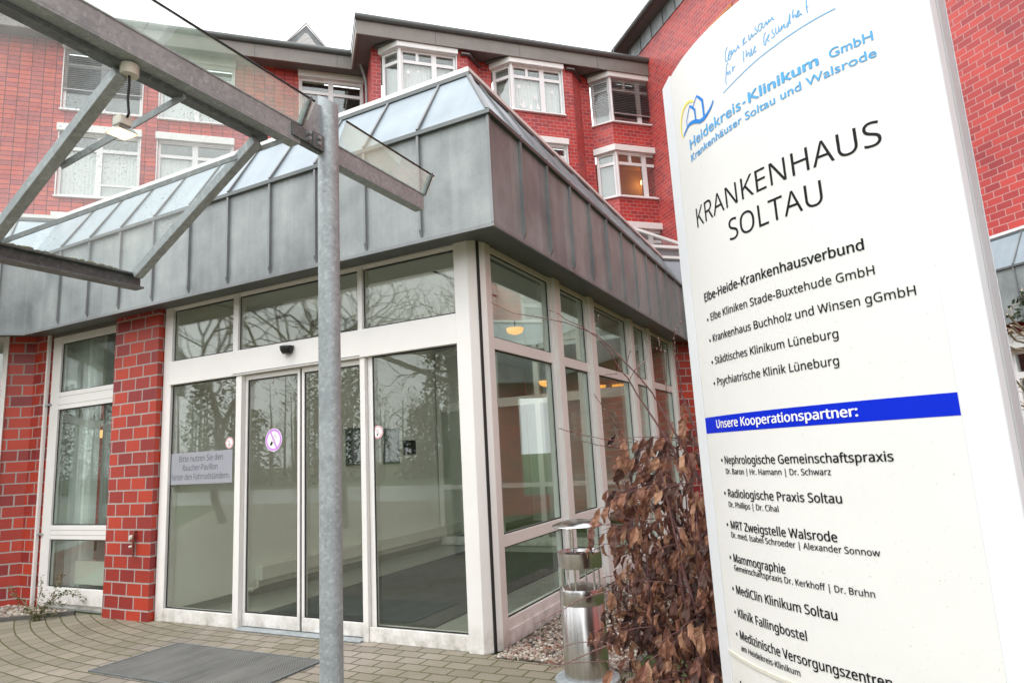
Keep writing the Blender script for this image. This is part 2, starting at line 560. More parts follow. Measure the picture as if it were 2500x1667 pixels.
# ------------------------------------------------------------------ the ground
def ground_material():
    t = NT('paving')
    tc = t.n("TexCoord")
    sp = t.n("SeparateXYZ")
    t.l(tc.outputs["Object"], sp.inputs[0])
    x, y = sp.outputs[0], sp.outputs[1]
    cx_, cy_ = -2.9, 4.6
    dx = t.math('SUBTRACT', x, cx_)
    dy = t.math('SUBTRACT', cy_, y)
    rad = t.math('SQRT', t.math('ADD', t.math('MULTIPLY', dx, dx), t.math('MULTIPLY', dy, dy)))
    ang = t.math('MULTIPLY', t.math('ARCTAN2', dx, dy), 5.4)
    left = t.math('LESS_THAN', dx, 0.0)
    def pick(a, b):
        return t.math('ADD', t.math('MULTIPLY', a, left), t.math('MULTIPLY', b, t.math('SUBTRACT', 1.0, left)))
    u, v = pick(ang, dx), pick(rad, dy)
    cb = t.n("CombineXYZ")
    t.l(u, cb.inputs[0])
    t.l(v, cb.inputs[1])
    wv = t.n("TexNoise", i_Scale=2.5, i_Detail=3.0)
    t.l(tc.outputs["Object"], wv.inputs["Vector"])
    vm = t.n("VectorMath", operation='MULTIPLY_ADD')
    t.l(wv.outputs["Color"], vm.inputs[0])
    vm.inputs[1].default_value = (0.03, 0.022, 0)
    t.l(cb.outputs[0], vm.inputs[2])
    b = t.n("TexBrick", offset=0.5)
    b.inputs["Color1"].default_value = (0.40, 0.35, 0.295, 1)
    b.inputs["Color2"].default_value = (0.28, 0.245, 0.205, 1)
    b.inputs["Mortar"].default_value = (0.060, 0.058, 0.034, 1)
    b.inputs["Scale"].default_value = 1.0
    b.inputs["Mortar Size"].default_value = 0.0075
    b.inputs["Mortar Smooth"].default_value = 0.35
    b.inputs["Brick Width"].default_value = 0.215
    b.inputs["Row Height"].default_value = 0.135
    t.l(vm.outputs[0], b.inputs["Vector"])
    ob = tc.outputs["Object"]
    fine = t.noise(ob, 90, 4, 0.7)
    mossn = t.noise(ob, 1.3, 5, 0.65)
    patch = t.noise(ob, 0.8, 4, 0.6)
    leftw = t.math('MULTIPLY', t.math('SUBTRACT', -3.0, x), 0.22)
    leftw = t.math('MINIMUM', t.math('MAXIMUM', leftw, 0.0), 0.32)
    rightw = t.math('MULTIPLY', t.math('SUBTRACT', x, -1.0), 0.12)
    rightw = t.math('MINIMUM', t.math('MAXIMUM', rightw, 0.0), 0.20)
    mz = t.math('ADD', mossn, t.math('ADD', leftw, rightw))
    moss_fac = t.ramp(mz, (0.42, (0, 0, 0)), (0.62, (1, 1, 1)))
    c = t.mix(0.45, b.outputs["Color"], t.ramp(fine, (0.25, (0.45, 0.45, 0.45)), (0.75, (1.0, 1.0, 1.0))), 'MULTIPLY')
    c = t.mix(t.math('MULTIPLY', t.ramp(patch, (0.40, (0, 0, 0)), (0.65, (1, 1, 1))), 0.35), c, (0.13, 0.12, 0.11, 1))
    joint = t.math('MULTIPLY', b.outputs["Fac"], moss_fac)
    c = t.mix(t.math('MULTIPLY', joint, 0.9), c, (0.060, 0.064, 0.012, 1))
    film = t.math('MULTIPLY', moss_fac, t.math('MULTIPLY', t.ramp(fine, (0.3, (1, 1, 1)), (0.7, (0.2, 0.2, 0.2))), 0.55))
    c = t.mix(film, c, (0.115, 0.115, 0.035, 1))
    p = t.bsdf(Base_Color=c, Roughness=0.82)
    h = t.math('ADD', t.math('SUBTRACT', 1.0, b.outputs["Fac"]), t.math('MULTIPLY', fine, 0.35))
    t.l(t.bump(h, 0.7, 0.008), p.inputs["Normal"])
    M['paving'] = t.m
ground_material()

def turf_material():
    t = NT('turf')
    tc = t.n("TexCoord")
    a = t.noise(tc.outputs["Object"], 0.9, 5, 0.6)
    f = t.noise(tc.outputs["Object"], 60, 4, 0.75)
    c = t.ramp(t.math('ADD', t.math('MULTIPLY', a, 0.4), t.math('MULTIPLY', f, 0.6)), (0.32, (0.034, 0.056, 0.014)), (0.68, (0.115, 0.155, 0.050)))
    p = t.bsdf(Base_Color=c, Roughness=0.9)
    t.l(t.bump(f, 0.9, 0.03), p.inputs["Normal"])
    M['turf'] = t.m
turf_material()

g = MB()
N_ = 40
for i in range(N_):
    a, b = 2 * math.pi * i / N_, 2 * math.pi * (i + 1) / N_
    g.add([(0, 0, -0.006), (900 * math.cos(a), 900 * math.sin(a), -0.006), (900 * math.cos(b), 900 * math.sin(b), -0.006)], [(0, 1, 2)])
tag(g.build('ground', 'turf'), kind='structure')
g = MB()
g.add([(-22, -15.45, 0), (3.4, -15.45, 0), (3.4, -0.9, 0), (0.95, 0.0, 0), (0.0, 0.0, 0), (-6.62, 0.0, 0), (-22, -15.4, 0)], [(0, 1, 2, 3, 4, 5, 6)])
tag(g.build('pavement', 'paving'), kind='structure')
# ------------------------------------------------------------------ zinc-roofed entrance pavilion
PAV = thing('entrance_pavilion', 'single-storey glazed entrance building with standing-seam zinc fascia and red brick pillar', 'pavilion')
OV = 0.37
PATH = [(-6.14 - 5.2, -0.37 - 5.2), (-6.14, -0.37), (0.37, -0.37), (0.37, 6.75), (4.0, 10.38), (14.5, -0.12)]
ZB, ZT, ZR = 3.262, 4.20, 4.845
P0 = [Vector(p) for p in PATH]
P1 = offset_path(PATH, 0.37)
mb = MB()
strip(mb, P0, ZB, P0, ZT)
strip(mb, offset_path(PATH, 0.03), ZB, offset_path(PATH, 0.03), ZT)
strip(mb, P0, ZB, offset_path(PATH, 0.03), ZB)
strip(mb, P0, ZT, offset_path(PATH, 0.03), ZT)
mb.build('fascia', 'zinc', PAV)
mb = MB()
strip(mb, offset_path(PATH, -0.012), ZT + 0.012, P1, ZR)
mb.build('roof_slope', 'zinc_slope', PAV)
# drip edges and the trim between fascia and slope
mb = MB()
for (o0, o1, z0, z1) in ((-0.016, -0.003, ZB - 0.022, ZB + 0.006),):
    A, B = offset_path(PATH, o0), offset_path(PATH, o1)
    strip(mb, A, z0, A, z1); strip(mb, A, z1, B, z1); strip(mb, A, z0, B, z0); strip(mb, B, z0, B, z1)
mb.build('drip_edge', 'zinc_edge', PAV)
mb = MB()
A, B = offset_path(PATH, -0.035), offset_path(PATH, -0.004)
strip(mb, A, ZT - 0.028, A, ZT + 0.008); strip(mb, A, ZT + 0.008, B, ZT + 0.008); strip(mb, A, ZT - 0.028, B, ZT - 0.028); strip(mb, B, ZT - 0.028, B, ZT + 0.008)
mb.build('roof_trim', 'zinc_trim', PAV)
# ridge flashing
mb = MB()
A, B = offset_path(PATH, 0.36), offset_path(PATH, 0.60)
strip(mb, A, ZR + 0.028, A, ZR + 0.075); strip(mb, A, ZR + 0.075, B, ZR + 0.085); strip(mb, A, ZR + 0.028, B, ZR + 0.028); strip(mb, B, ZR - 0.3, B, ZR + 0.085)
mb.build('ridge_flashing', 'shutter_white', PAV)
mb = MB()
A, B = offset_path(PATH, 0.345), offset_path(PATH, 0.42)
strip(mb, A, ZR - 0.02, A, ZR + 0.02); strip(mb, A, ZR + 0.02, B, ZR + 0.02)
mb.build('ridge_trim', 'zinc_trim', PAV)
# standing seams
def seam(mb, p, nrm, tan, slope_dir):
    p, nrm, tan = Vector((*p, 0)), Vector((*nrm, 0)), Vector((*tan, 0))
    wd, dp = 0.011, 0.028
    a, b = p - tan * wd, p + tan * wd
    up = Vector((0, 0, 1))
    zb, zt = ZB + 0.02, ZT - 0.03
    mb.ext([a + up * (zb + 0.03), a + up * zt, a + up * zt + nrm * dp, a + up * (zb + 0.06) + nrm * dp, a + up * zb], b - a)
    q0 = p + up * (ZT + 0.015) + nrm * 0.008
    q1 = p - nrm * 0.365 + up * (ZR - 0.03)
    off = (nrm * 0.65 + up * 0.37).normalized() * 0.026
    mb.ext([q0 - tan * wd, q1 - tan * wd, q1 - tan * wd + off, q0 - tan * wd + off], tan * 2 * wd)
s2 = 2 ** -0.5
def seam_part(*a):
    m_ = MB()
    seam(m_, *a)
    m_.build('standing_seam', 'zinc_edge', PAV)
for k in range(10):
    seam_part((-0.296 - 0.5725 * k, -0.37), (0, -1), (1, 0), None)
for k in range(12):
    y = 0.175 + 0.5725 * k
    if y < 6.6:
        seam_part((0.37, y), (1, 0), (0, 1), None)
for k in range(10):
    d = 0.30 + 0.5725 * k
    seam_part((-6.14 - d * s2, -0.37 - d * s2), (s2, -s2), (s2, s2), None)
for k in range(8):
    d = 0.40 + 0.5725 * k
    if d < 4.9:
        seam_part((0.37 + d * s2, 6.75 + d * s2), (s2, -s2), (s2, s2), None)
for k in range(24):
    d = 0.40 + 0.5725 * k
    if d < 14.5:
        seam_part((4.0 + d * s2, 10.38 - d * s2), (-s2, -s2), (s2, -s2), None)
# hip ribs at the outside corner and the soffit, deck
mb = MB()
mb.bar((0.37, -0.37, ZT + 0.02), (0.0, 0.0, ZR), 0.035, 0.03)
mb.box(0.362, 0.386, -0.386, -0.362, ZB + 0.01, ZT - 0.03)
mb.build('corner_seam', 'zinc_edge', PAV)
mb = MB()
strip(mb, offset_path(PATH, 0.03), ZB + 0.012, offset_path(PATH, 0.62), ZB + 0.075)
mb.build('soffit', 'zinc_trim', PAV)
mb = MB()
zd0, zd1 = ZR - 0.24, ZR - 0.20
inn = offset_path(PATH, 0.55)
mb.prism([(inn[0].x, inn[0].y), (inn[1].x, inn[1].y), (-3.3, inn[1].y), (-3.3, 12.0), (-18, 6)], zd0, zd1)
mb.prism([(-3.298, inn[1].y), (inn[2].x, inn[2].y), (-0.8, 1.0), (-3.298, 1.0)], zd0, zd1)
mb.prism([(inn[2].x, inn[2].y), (inn[3].x, inn[3].y), (-0.8, 6.6), (-0.8, 1.0)], zd0, zd1)
mb.prism([(-3.298, 6.602), (-0.8, 6.602), (inn[3].x, inn[3].y), (inn[4].x, inn[4].y), (inn[5].x, inn[5].y), (20, 6), (6, 19), (-3.298, 12.0)], zd0, zd1)
mb.build('roof_deck', 'zinc_trim', PAV)
# unseen glazed roof opening, added to brighten the vestibule
mb = MB()
mb.box(-3.36, -3.30, 1.0, 6.6, 3.5005, zd1 + 0.25); mb.box(-0.80, -0.74, 1.0, 6.6, 3.5005, zd1 + 0.25)
mb.box(-3.30, -0.80, 0.94, 1.0, 3.5005, zd1 + 0.25); mb.box(-3.30, -0.80, 6.6, 6.66, 3.5005, zd1 + 0.25)
RLT = mb.build('added_light_shaft', 'inner_ceiling', PAV)
mb = MB()
mb.box(-3.30, -0.80, 1.0, 6.6, zd1 + 0.20, zd1 + 0.22)
mb.build('pane', 'added_shaft_glass', RLT)

# ---- front glazing (plane y = 0)
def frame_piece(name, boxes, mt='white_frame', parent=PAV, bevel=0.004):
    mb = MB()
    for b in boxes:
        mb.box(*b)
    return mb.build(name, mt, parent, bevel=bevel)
def pane(x0, x1, z0, z1, y, parent, axis='y', mt='door_glass', gasket=0.012):
    mb = MB()
    if axis == 'y':
        mb.box(x0, x1, y, y + 0.024, z0, z1)
    else:
        mb.box(y - 0.024, y, x0, x1, z0, z1)
    p = mb.build('pane', mt, parent)
    mb = MB()
    for a in ((x0, x1, z1 - gasket, z1), (x0, x1, z0, z0 + gasket), (x0, x0 + gasket, z0 + gasket, z1 - gasket), (x1 - gasket, x1, z0 + gasket, z1 - gasket)):
        if axis == 'y':
            mb.box(a[0], a[1], y - 0.006, y - 0.001, a[2], a[3])
        else:
            mb.box(y + 0.001, y + 0.006, a[0], a[1], a[2], a[3])
    mb.build('gasket', 'black_rubber', parent)
    return p
FD = 0.10
frame_piece('door_frame', [(-4.03, -3.90, -0.005, FD, 0.0, 3.35), (-3.90, -0.21, 0.0, FD, 3.288, 3.35)])
tb = frame_piece('transom_beam', [(-3.90, -0.21, -0.03, FD, 2.437, 2.690)])
mb = MB()
mb.box(-2.9, -1.25, -0.034, -0.031, 2.452, 2.456)
mb.build('door_gap', 'black_rubber', PAV)
for (a, b) in ((-3.90, -2.945), (-2.87, -1.293), (-1.238, -0.21)):
    t = frame_piece('transom_window', [(a, b, 0.012, 0.05, 2.690, 2.706), (a, b, 0.012, 0.05, 3.272, 3.288), (a, a + 0.004, 0.012, 0.05, 2.706, 3.272), (b - 0.004, b, 0.012, 0.05, 2.706, 3.272)])
    pane(a, b, 2.706, 3.272, 0.03, t)
frame_piece('mullion', [(-2.945, -2.870, 0.0, FD, 2.690, 3.288)])
frame_piece('mullion', [(-1.293, -1.238, 0.0, FD, 2.690, 3.288)])
# fixed side lights
sl = frame_piece('fixed_glazing', [(-3.90, -2.872, 0.0, FD, 0.0, 0.128)])
pane(-3.90, -2.872, 0.128, 2.437, 0.03, sl)
frame_piece('mullion', [(-2.872, -2.792, -0.012, FD, 0.0, 2.437)])
sl = frame_piece('fixed_glazing', [(-1.210, -0.21, 0.0, FD, 0.0, 0.120)])
pane(-1.150, -0.21, 0.120, 2.437, 0.03, sl)
frame_piece('mullion', [(-1.268, -1.210, -0.012, FD, 0.0, 2.437)])
frame_piece('glazing_stop', [(-1.205, -1.150, 0.025, 0.06, 0.121, 2.436)])
# two sliding leaves
for (a, b) in ((-2.787, -2.045), (-2.020, -1.273)):
    d = frame_piece('sliding_door', [(a, b, 0.035, 0.08, 0.022, 0.140), (a, b, 0.035, 0.08, 2.385, 2.432),
                                     (a, a + 0.032, 0.035, 0.08, 0.140, 2.385), (b - 0.032, b, 0.035, 0.08, 0.140, 2.385)])
    pane(a + 0.032, b - 0.032, 0.140, 2.385, 0.05, d)
mb = MB()
mb.box(-2.041, -2.024, 0.045, 0.075, 0.03, 2.43)
mb.build('door_seal', 'black_rubber', PAV)
frame_piece('door_sill', [(-2.79, -1.27, -0.06, 0.12, 0.003, 0.016)], 'galvanised_steel')
# corner posts with the dark joint
mb = MB()
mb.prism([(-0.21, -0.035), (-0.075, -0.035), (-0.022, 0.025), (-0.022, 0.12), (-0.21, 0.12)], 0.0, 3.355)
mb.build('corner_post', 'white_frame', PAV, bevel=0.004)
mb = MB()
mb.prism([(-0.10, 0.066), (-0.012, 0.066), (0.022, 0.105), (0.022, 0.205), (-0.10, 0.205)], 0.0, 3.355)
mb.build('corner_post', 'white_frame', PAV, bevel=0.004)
mb = MB()
mb.prism([(-0.022, 0.03), (-0.012, 0.03), (-0.012, 0.066), (-0.10, 0.066), (-0.022, 0.060)], 0.0, 3.33)
mb.build('joint_strip', 'black_rubber', PAV)
# motion sensor over the doors
mb = MB()
for i in range(9):
    pass
mb.lathe([(0.0, -0.075), (0.045, -0.068), (0.066, -0.035), (0.072, 0.0), (0.070, 0.006), (0.0, 0.006)], (-2.121, -0.055, 2.640), 20)
mb.build('motion_sensor', 'black_plastic', PAV, smooth=True)

# ---- side glazing (plane x = 0)
YS = [(0.205, 1.50), (1.72, 2.55), (2.78, 4.20), (4.42, 5.12), (5.36, 6.74)]
ZS = ((0.20, 0.752), (0.850, 2.395), (2.500, 3.262))
for i, (a, b) in enumerate(YS):
    mb = MB()
    for z0, z1 in ((0.115, 0.20), (0.752, 0.850), (2.395, 2.500), (3.262, 3.34)):
        mb.box(-0.09, 0.0, a, b, z0, z1)
    nb_ = YS[i + 1][0] if i < 4 else 6.95
    mb.box(-0.09, 0.012, b, b + 0.03, 0.02, 3.34)
    if i > 0:
        mb.box(-0.09, 0.012, a - 0.03, a, 0.02, 3.34)
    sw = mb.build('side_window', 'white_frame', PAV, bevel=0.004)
    for z0, z1 in ZS:
        mb2 = pane(a + 0.002, b - 0.002, z0, z1, -0.025, sw, 'x', 'side_glass')
    mb = MB()
    mb.box(-0.10, 0.055, b + 0.03, nb_ - 0.03, 0.02, 3.345)
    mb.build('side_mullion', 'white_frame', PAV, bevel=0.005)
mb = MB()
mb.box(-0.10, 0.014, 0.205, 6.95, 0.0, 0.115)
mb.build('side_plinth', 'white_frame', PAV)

# ---- brick pillar, left window bay, left wall
mb = MB()
mb.box(-4.82, -4.045, -0.07, 0.28, 0.0, 3.40)
mb.build('brick_pillar', 'pavilion_brick', PAV)
mb = MB()
mb.prism([(-6.62, 0.0), (-6.34, 0.0), (-6.34, 0.30), (-6.745, 0.30)], 0.0, 3.42)
L45 = lambda d, k=0.0: (-6.62 - d * s2 - k * s2, 0.0 - d * s2 + k * s2)
mb.prism([(-6.62, 0.0), (-6.745, 0.30), L45(0.30, 0.3), L45(0.30)], 0.0, 3.42)
mb.build('brick_wall', 'pavilion_brick', PAV)
mb = MB()
mb.prism([L45(4.2), L45(4.2, 0.3), L45(7.0, 0.3), L45(7.0)], 0.0, 3.42)
mb.prism([L45(0.302, 0.002), L45(0.302, 0.3), L45(4.198, 0.3), L45(4.198, 0.002)], 0.0, 0.5)
mb.build('brick_wall', 'pavilion_brick', PAV)
mb = MB()
for d0, d1 in ((0.305, 0.36), (1.74, 1.80), (3.1, 3.16), (4.14, 4.195)):
    mb.prism([L45(d0, 0.03), L45(d0, 0.1), L45(d1, 0.1), L45(d1, 0.03)], 0.502, 3.36)
for z0, z1 in ((0.502, 0.58), (2.30, 2.40), (3.28, 3.36)):
    mb.prism([L45(0.362, 0.03), L45(0.362, 0.1), L45(4.138, 0.1), L45(4.138, 0.03)], z0, z1)
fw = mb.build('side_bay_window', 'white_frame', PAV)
mb = MB()
mb.prism([L45(0.362, 0.06), L45(0.362, 0.08), L45(4.138, 0.08), L45(4.138, 0.06)], 0.58, 3.28)
mb.build('pane', 'window_glass', fw)
# guide rails of the outside blinds
mb = MB()
mb.box(-6.33, -6.295, -0.015, 0.02, 0.02, 3.38)
mb.box(-6.338, -6.331, -0.008, 0.012, 0.02, 3.38)
mb.box(-4.850, -4.826, -0.04, 0.03, 0.0, 3.36)
mb.prism([L45(0.32, -0.03), L45(0.32, 0.0), L45(0.285, 0.0), L45(0.285, -0.03)], 0.1, 3.38)
mb.build('blind_guide', 'white_frame', PAV)
mb = MB()
mb.box(-6.34, -6.26, 0.03, 0.10, 0.0, 3.40)
mb.build('brick_reveal', 'pavilion_brick', PAV)
mb = MB()
mb.box(-6.34, -6.252, 0.101, 0.33, 0.0, 3.44)
mb.prism([(-6.34, 0.305), (-6.34, 0.33), (-6.75, 0.36), L45(0.30, 0.34), L45(0.30, 0.305), (-6.745, 0.305)], 0.0, 3.44)
mb.box(-4.845, -4.823, 0.101, 0.30, 0.0, 3.44)
mb.prism([L45(4.15, 0.305), L45(7.0, 0.305), L45(7.0, 0.34), L45(4.15, 0.34)], 0.0, 3.44)
mb.prism([L45(0.31, 0.305), L45(4.148, 0.305), L45(4.148, 0.34), L45(0.31, 0.34)], 0.0, 0.5)
mb.build('room_lining', 'inner_wall', PAV)
# tall window left of the pillar
lw = MB()
WY0, WY1 = 0.02, 0.09
for b in ((-6.25, -6.07, 0.02, 3.27), (-4.905, -4.825, 0.02, 3.27)):
    lw.box(b[0], b[1], WY0, WY1, b[2], b[3])
for z0, z1 in ((0.075, 0.255), (0.795, 0.955), (2.345, 2.560), (3.180, 3.27)):
    lw.box(-6.07, -4.905, WY0, WY1, z0, z1)
lw.box(-6.07, -4.905, WY0 + 0.03, WY1, 0.02, 0.072)
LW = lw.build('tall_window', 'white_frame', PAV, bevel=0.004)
for z0, z1 in ((0.255, 0.795), (0.955, 2.345), (2.560, 3.180)):
    pane(-6.07, -4.905, z0, z1, WY0 + 0.03, LW, mt='side_glass')
mb = MB()
for z in (0.90, 0.845, 2.50, 2.40):
    mb.box(-6.069, -4.906, WY0 - 0.002, WY0 - 0.0005, z, z + 0.004)
mb.build('frame_joint', 'skirting', LW)
for z in (0.845, 2.41):
    mb = MB()
    mb.box(-6.36, -6.20, -0.008, 0.012, z, z + 0.02)
    mb.build('guide_bracket', 'galvanised_steel', LW)
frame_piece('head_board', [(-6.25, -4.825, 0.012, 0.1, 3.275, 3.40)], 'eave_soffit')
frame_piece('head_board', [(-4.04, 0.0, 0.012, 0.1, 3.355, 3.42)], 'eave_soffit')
frame_piece('concrete_base', [(-6.25, -4.83, 0.05, 0.15, 0.0, 0.018)], 'inner_floor')

# ---- inside: vestibule and the room behind the tall window
frame_piece('floor', [(-3.94, -0.11, 0.105, 6.93, -0.02, 0.006)], 'inner_floor', bevel=0)
mb = MB()
mb.prism([(-12.0, 0.32), (-3.30, 0.32), (-3.30, 11.5), (-12.0, 11.5)], 3.46, 3.50)
mb.prism([(-3.298, 0.11), (-0.02, 0.11), (-0.80, 1.0), (-3.298, 1.0)], 3.46, 3.50)
mb.prism([(-0.02, 0.11), (-0.02, 6.9), (-0.80, 6.6), (-0.80, 1.0)], 3.46, 3.50)
mb.prism([(-3.298, 6.6), (-0.80, 6.6), (-0.02, 6.9), (3.4, 10.4), (3.4, 11.5), (-3.298, 11.5)], 3.46, 3.50)
mb.build('ceiling', 'inner_ceiling', PAV)
frame_piece('inner_wall', [(-4.04, -3.94, 0.102, 9.0, 0.09, 3.45)], 'inner_wall', bevel=0)
frame_piece('skirting', [(-4.04, -3.935, 0.102, 9.0, 0.0, 0.088)], 'skirting', bevel=0)
frame_piece('back_wall', [(-3.93, 1.95, 9.0, 9.1, 0.0, 3.45)], 'inner_wall', bevel=0)
mb = MB()
for x in (-3.9, -2.75, -1.95, -1.15, -0.2):
    mb.box(x, x + 0.09, 5.2, 5.28, 0.02, 3.40)
for a, b in ((-3.81, -2.75), (-2.66, -1.95), (-1.86, -1.15), (-1.06, -0.2)):
    for z0, z1 in ((0.02, 0.15), (0.95, 1.02), (2.30, 2.45), (3.3, 3.40)):
        mb.box(a, b, 5.2, 5.28, z0, z1)
pt = mb.build('inner_partition', 'white_frame', PAV)
mb = MB()
mb.box(-3.81, -0.2, 5.235, 5.245, 0.15, 2.30)
mb.build('pane', 'side_glass', pt)
frame_piece('room_floor', [(-11.5, -4.05, 0.16, 4.2, -0.02, 0.008)], 'inner_floor', bevel=0)
frame_piece('room_wall', [(-12.0, -4.05, 4.2, 4.3, 0.0, 3.45)], 'inner_wall', bevel=0)
# wall of the connecting corridor at the back (turned 45 degrees)
mb = MB()
Q = lambda d, k=0.0: (0.02 + d * s2 - k * s2, 6.97 + d * s2 + k * s2)
mb.prism([Q(0.0), Q(5.2), Q(5.2, 0.3), Q(0.0, 0.3)], 0.0, 3.40)
mb.build('corridor_wall', 'pavilion_brick', PAV)
# ground floor wall of the right-hand side, with windows
# ------------------------------------------------------------------ windows shared by the brick blocks
def hosp_window(par, x0, x1, z0, z1, y, zbox, split=0.47, low_bar=True, blind=0.0, curtain=True, three=False, guides=True, room='dark_room', curt='curtain'):
    """frame with panes, roller box, guides; local x along the wall, wall face at y"""
    fr = MB()
    fy0, fy1 = y + 0.05, y + 0.12
    zt = z1 - 0.24 * (z1 - z0)
    fr.box(x0, x0 + 0.08, fy0, fy1, z0, z1); fr.box(x1 - 0.08, x1, fy0, fy1, z0, z1)
    fr.box(x0 + 0.08, x1 - 0.08, fy0, fy1, z0, z0 + 0.09); fr.box(x0 + 0.08, x1 - 0.08, fy0, fy1, z1 - 0.08, z1)
    xm = x0 + (x1 - x0) * split
    cols = [(x0 + 0.08, xm - 0.085), (xm + 0.085, x1 - 0.08)]
    fr.box(xm - 0.085, xm + 0.085, fy0, fy1, z0 + 0.09, z1 - 0.08)
    pan = []
    for i, (a, b) in enumerate(cols):
        fr.box(a, b, fy0, fy1, zt - 0.055, zt + 0.055)
        pan.append((a, b, z0 + 0.09, zt - 0.055))
        if three and i == 0:
            m = (a + b) / 2
            fr.box(m - 0.05, m + 0.05, fy0, fy1, zt + 0.055, z1 - 0.08)
            pan += [(a, m - 0.05, zt + 0.055, z1 - 0.08), (m + 0.05, b, zt + 0.055, z1 - 0.08)]
        else:
            pan.append((a, b, zt + 0.055, z1 - 0.08))
        if low_bar and i == 1:
            zl = z0 + 0.20 * (z1 - z0)
            fr.box(a, b, fy0 + 0.004, fy1, zl, zl + 0.07)
    W = fr.build('window', 'upvc', par)
    mb = MB()
    for a, b, c, d in pan:
        mb.box(a, b, fy0 + 0.035, fy0 + 0.05, c, d)
    mb.build('pane', 'window_glass', W)
    mb = MB()
    mb.box(x0 - 0.05, x1 + 0.05, y - 0.10, y + 0.04, z0 - 0.05, z0 - 0.004)
    if guides:
        mb.box(x0 - 0.03, x0 - 0.002, y - 0.05, y + 0.04, z0, z1); mb.box(x1 + 0.002, x1 + 0.03, y - 0.05, y + 0.04, z0, z1)
    mb.build('sill', 'upvc', W)
    mb = MB()
    mb.box(x0 - 0.06, x1 + 0.06, y - 0.14, y + 0.06, z1 + 0.003, zbox)
    mb.build('shutter_box', 'shutter_white', W, bevel=0.012)
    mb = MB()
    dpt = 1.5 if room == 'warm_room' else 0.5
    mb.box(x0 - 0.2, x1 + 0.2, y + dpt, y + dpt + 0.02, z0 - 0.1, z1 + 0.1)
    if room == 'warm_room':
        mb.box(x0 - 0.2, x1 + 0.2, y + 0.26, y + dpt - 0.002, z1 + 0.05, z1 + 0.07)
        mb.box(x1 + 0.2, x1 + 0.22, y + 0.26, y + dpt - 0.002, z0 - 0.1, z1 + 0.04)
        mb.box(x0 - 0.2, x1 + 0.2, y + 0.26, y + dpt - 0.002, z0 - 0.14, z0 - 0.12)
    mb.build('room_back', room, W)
    if room == 'warm_room':
        mb = MB()
        mb.ball((x1 - 0.15, y + 1.15, z1 - 0.55), 0.14, n=10, m=6)
        mb.build('room_lamp', 'room_lamp', W, smooth=True)
    if curtain:
        mb = MB()
        n = 40
        for a, b, c, d in pan:
            if d - c < 0.6:
                continue
            for i in range(n):
                xa, xb = a - 0.06 + (b - a + 0.12) * i / n, a - 0.06 + (b - a + 0.12) * (i + 1) / n
                ya, yb = y + 0.22 + 0.02 * math.sin(i * 1.7), y + 0.22 + 0.02 * math.sin((i + 1) * 1.7)
                mb.quad((xa, ya, c - 0.05), (xb, yb, c - 0.05), (xb, yb, d + 0.02), (xa, ya, d + 0.02))
        mb.build('curtain', curt, W, smooth=True, recalc=False)
    if blind:
        mb = MB()
        z = z1 - 0.02
        while z > z1 - (z1 - z0) * blind:
            mb.ext([(x0 + 0.01, y - 0.045, z - 0.025), (x0 + 0.01, y + 0.02, z), (x0 + 0.01, y + 0.022, z + 0.004), (x0 + 0.01, y - 0.043, z - 0.021)], (x1 - x0 - 0.02, 0, 0))
            z -= 0.068
        mb.box(x0 + 0.01, x1 - 0.01, y - 0.045, y + 0.02, z - 0.03, z)
        mb.build('blind', 'blind_slat', W)
    return W

# ------------------------------------------------------------------ main block (turned 45 degrees): local x right along it, y away
HOS = thing('hospital_block', 'long red brick hospital block with bay windows and dark eaves behind the entrance', 'hospital', (0, 0, 0), R(45))
YL, YB, YF = 17.0, 15.05, 14.5
# left part in tile-like brick
left_w = []
for (x0, x1) in ((-8.56, -6.33), (-5.82, -3.58), (-1.44, 0.72), (-12.9, -10.7)):
    for (z0, z1, zb) in ((12.94, 15.03, 15.27), (10.06, 12.17, 12.42), (7.15, 9.26, 9.50)):
        left_w.append((x0, x1, z0, z1, zb))
mb = MB()
cells(mb, -14.0, 0.86, 0.0, 15.6, [(a, b, c, d + 0.2) for a, b, c, d, e in left_w], YL, YL + 0.3)
mb.build('wall', 'tile_brick', HOS)
for i, (a, b, c, d, e) in enumerate(left_w):
    top = i % 3 == 0
    hosp_window(HOS, a, b, c, d, YL, e, split=0.49, blind=0.66 if (i == 0) else 0.0, curtain=not (top and i in (0, 6)), low_bar=not top)
# return between the two parts
mb = MB()
mb.box(0.862, 1.16, YB - 0.0, YL + 0.3, 0.0, 15.3)
mb.build('wall', 'bay_brick', HOS)
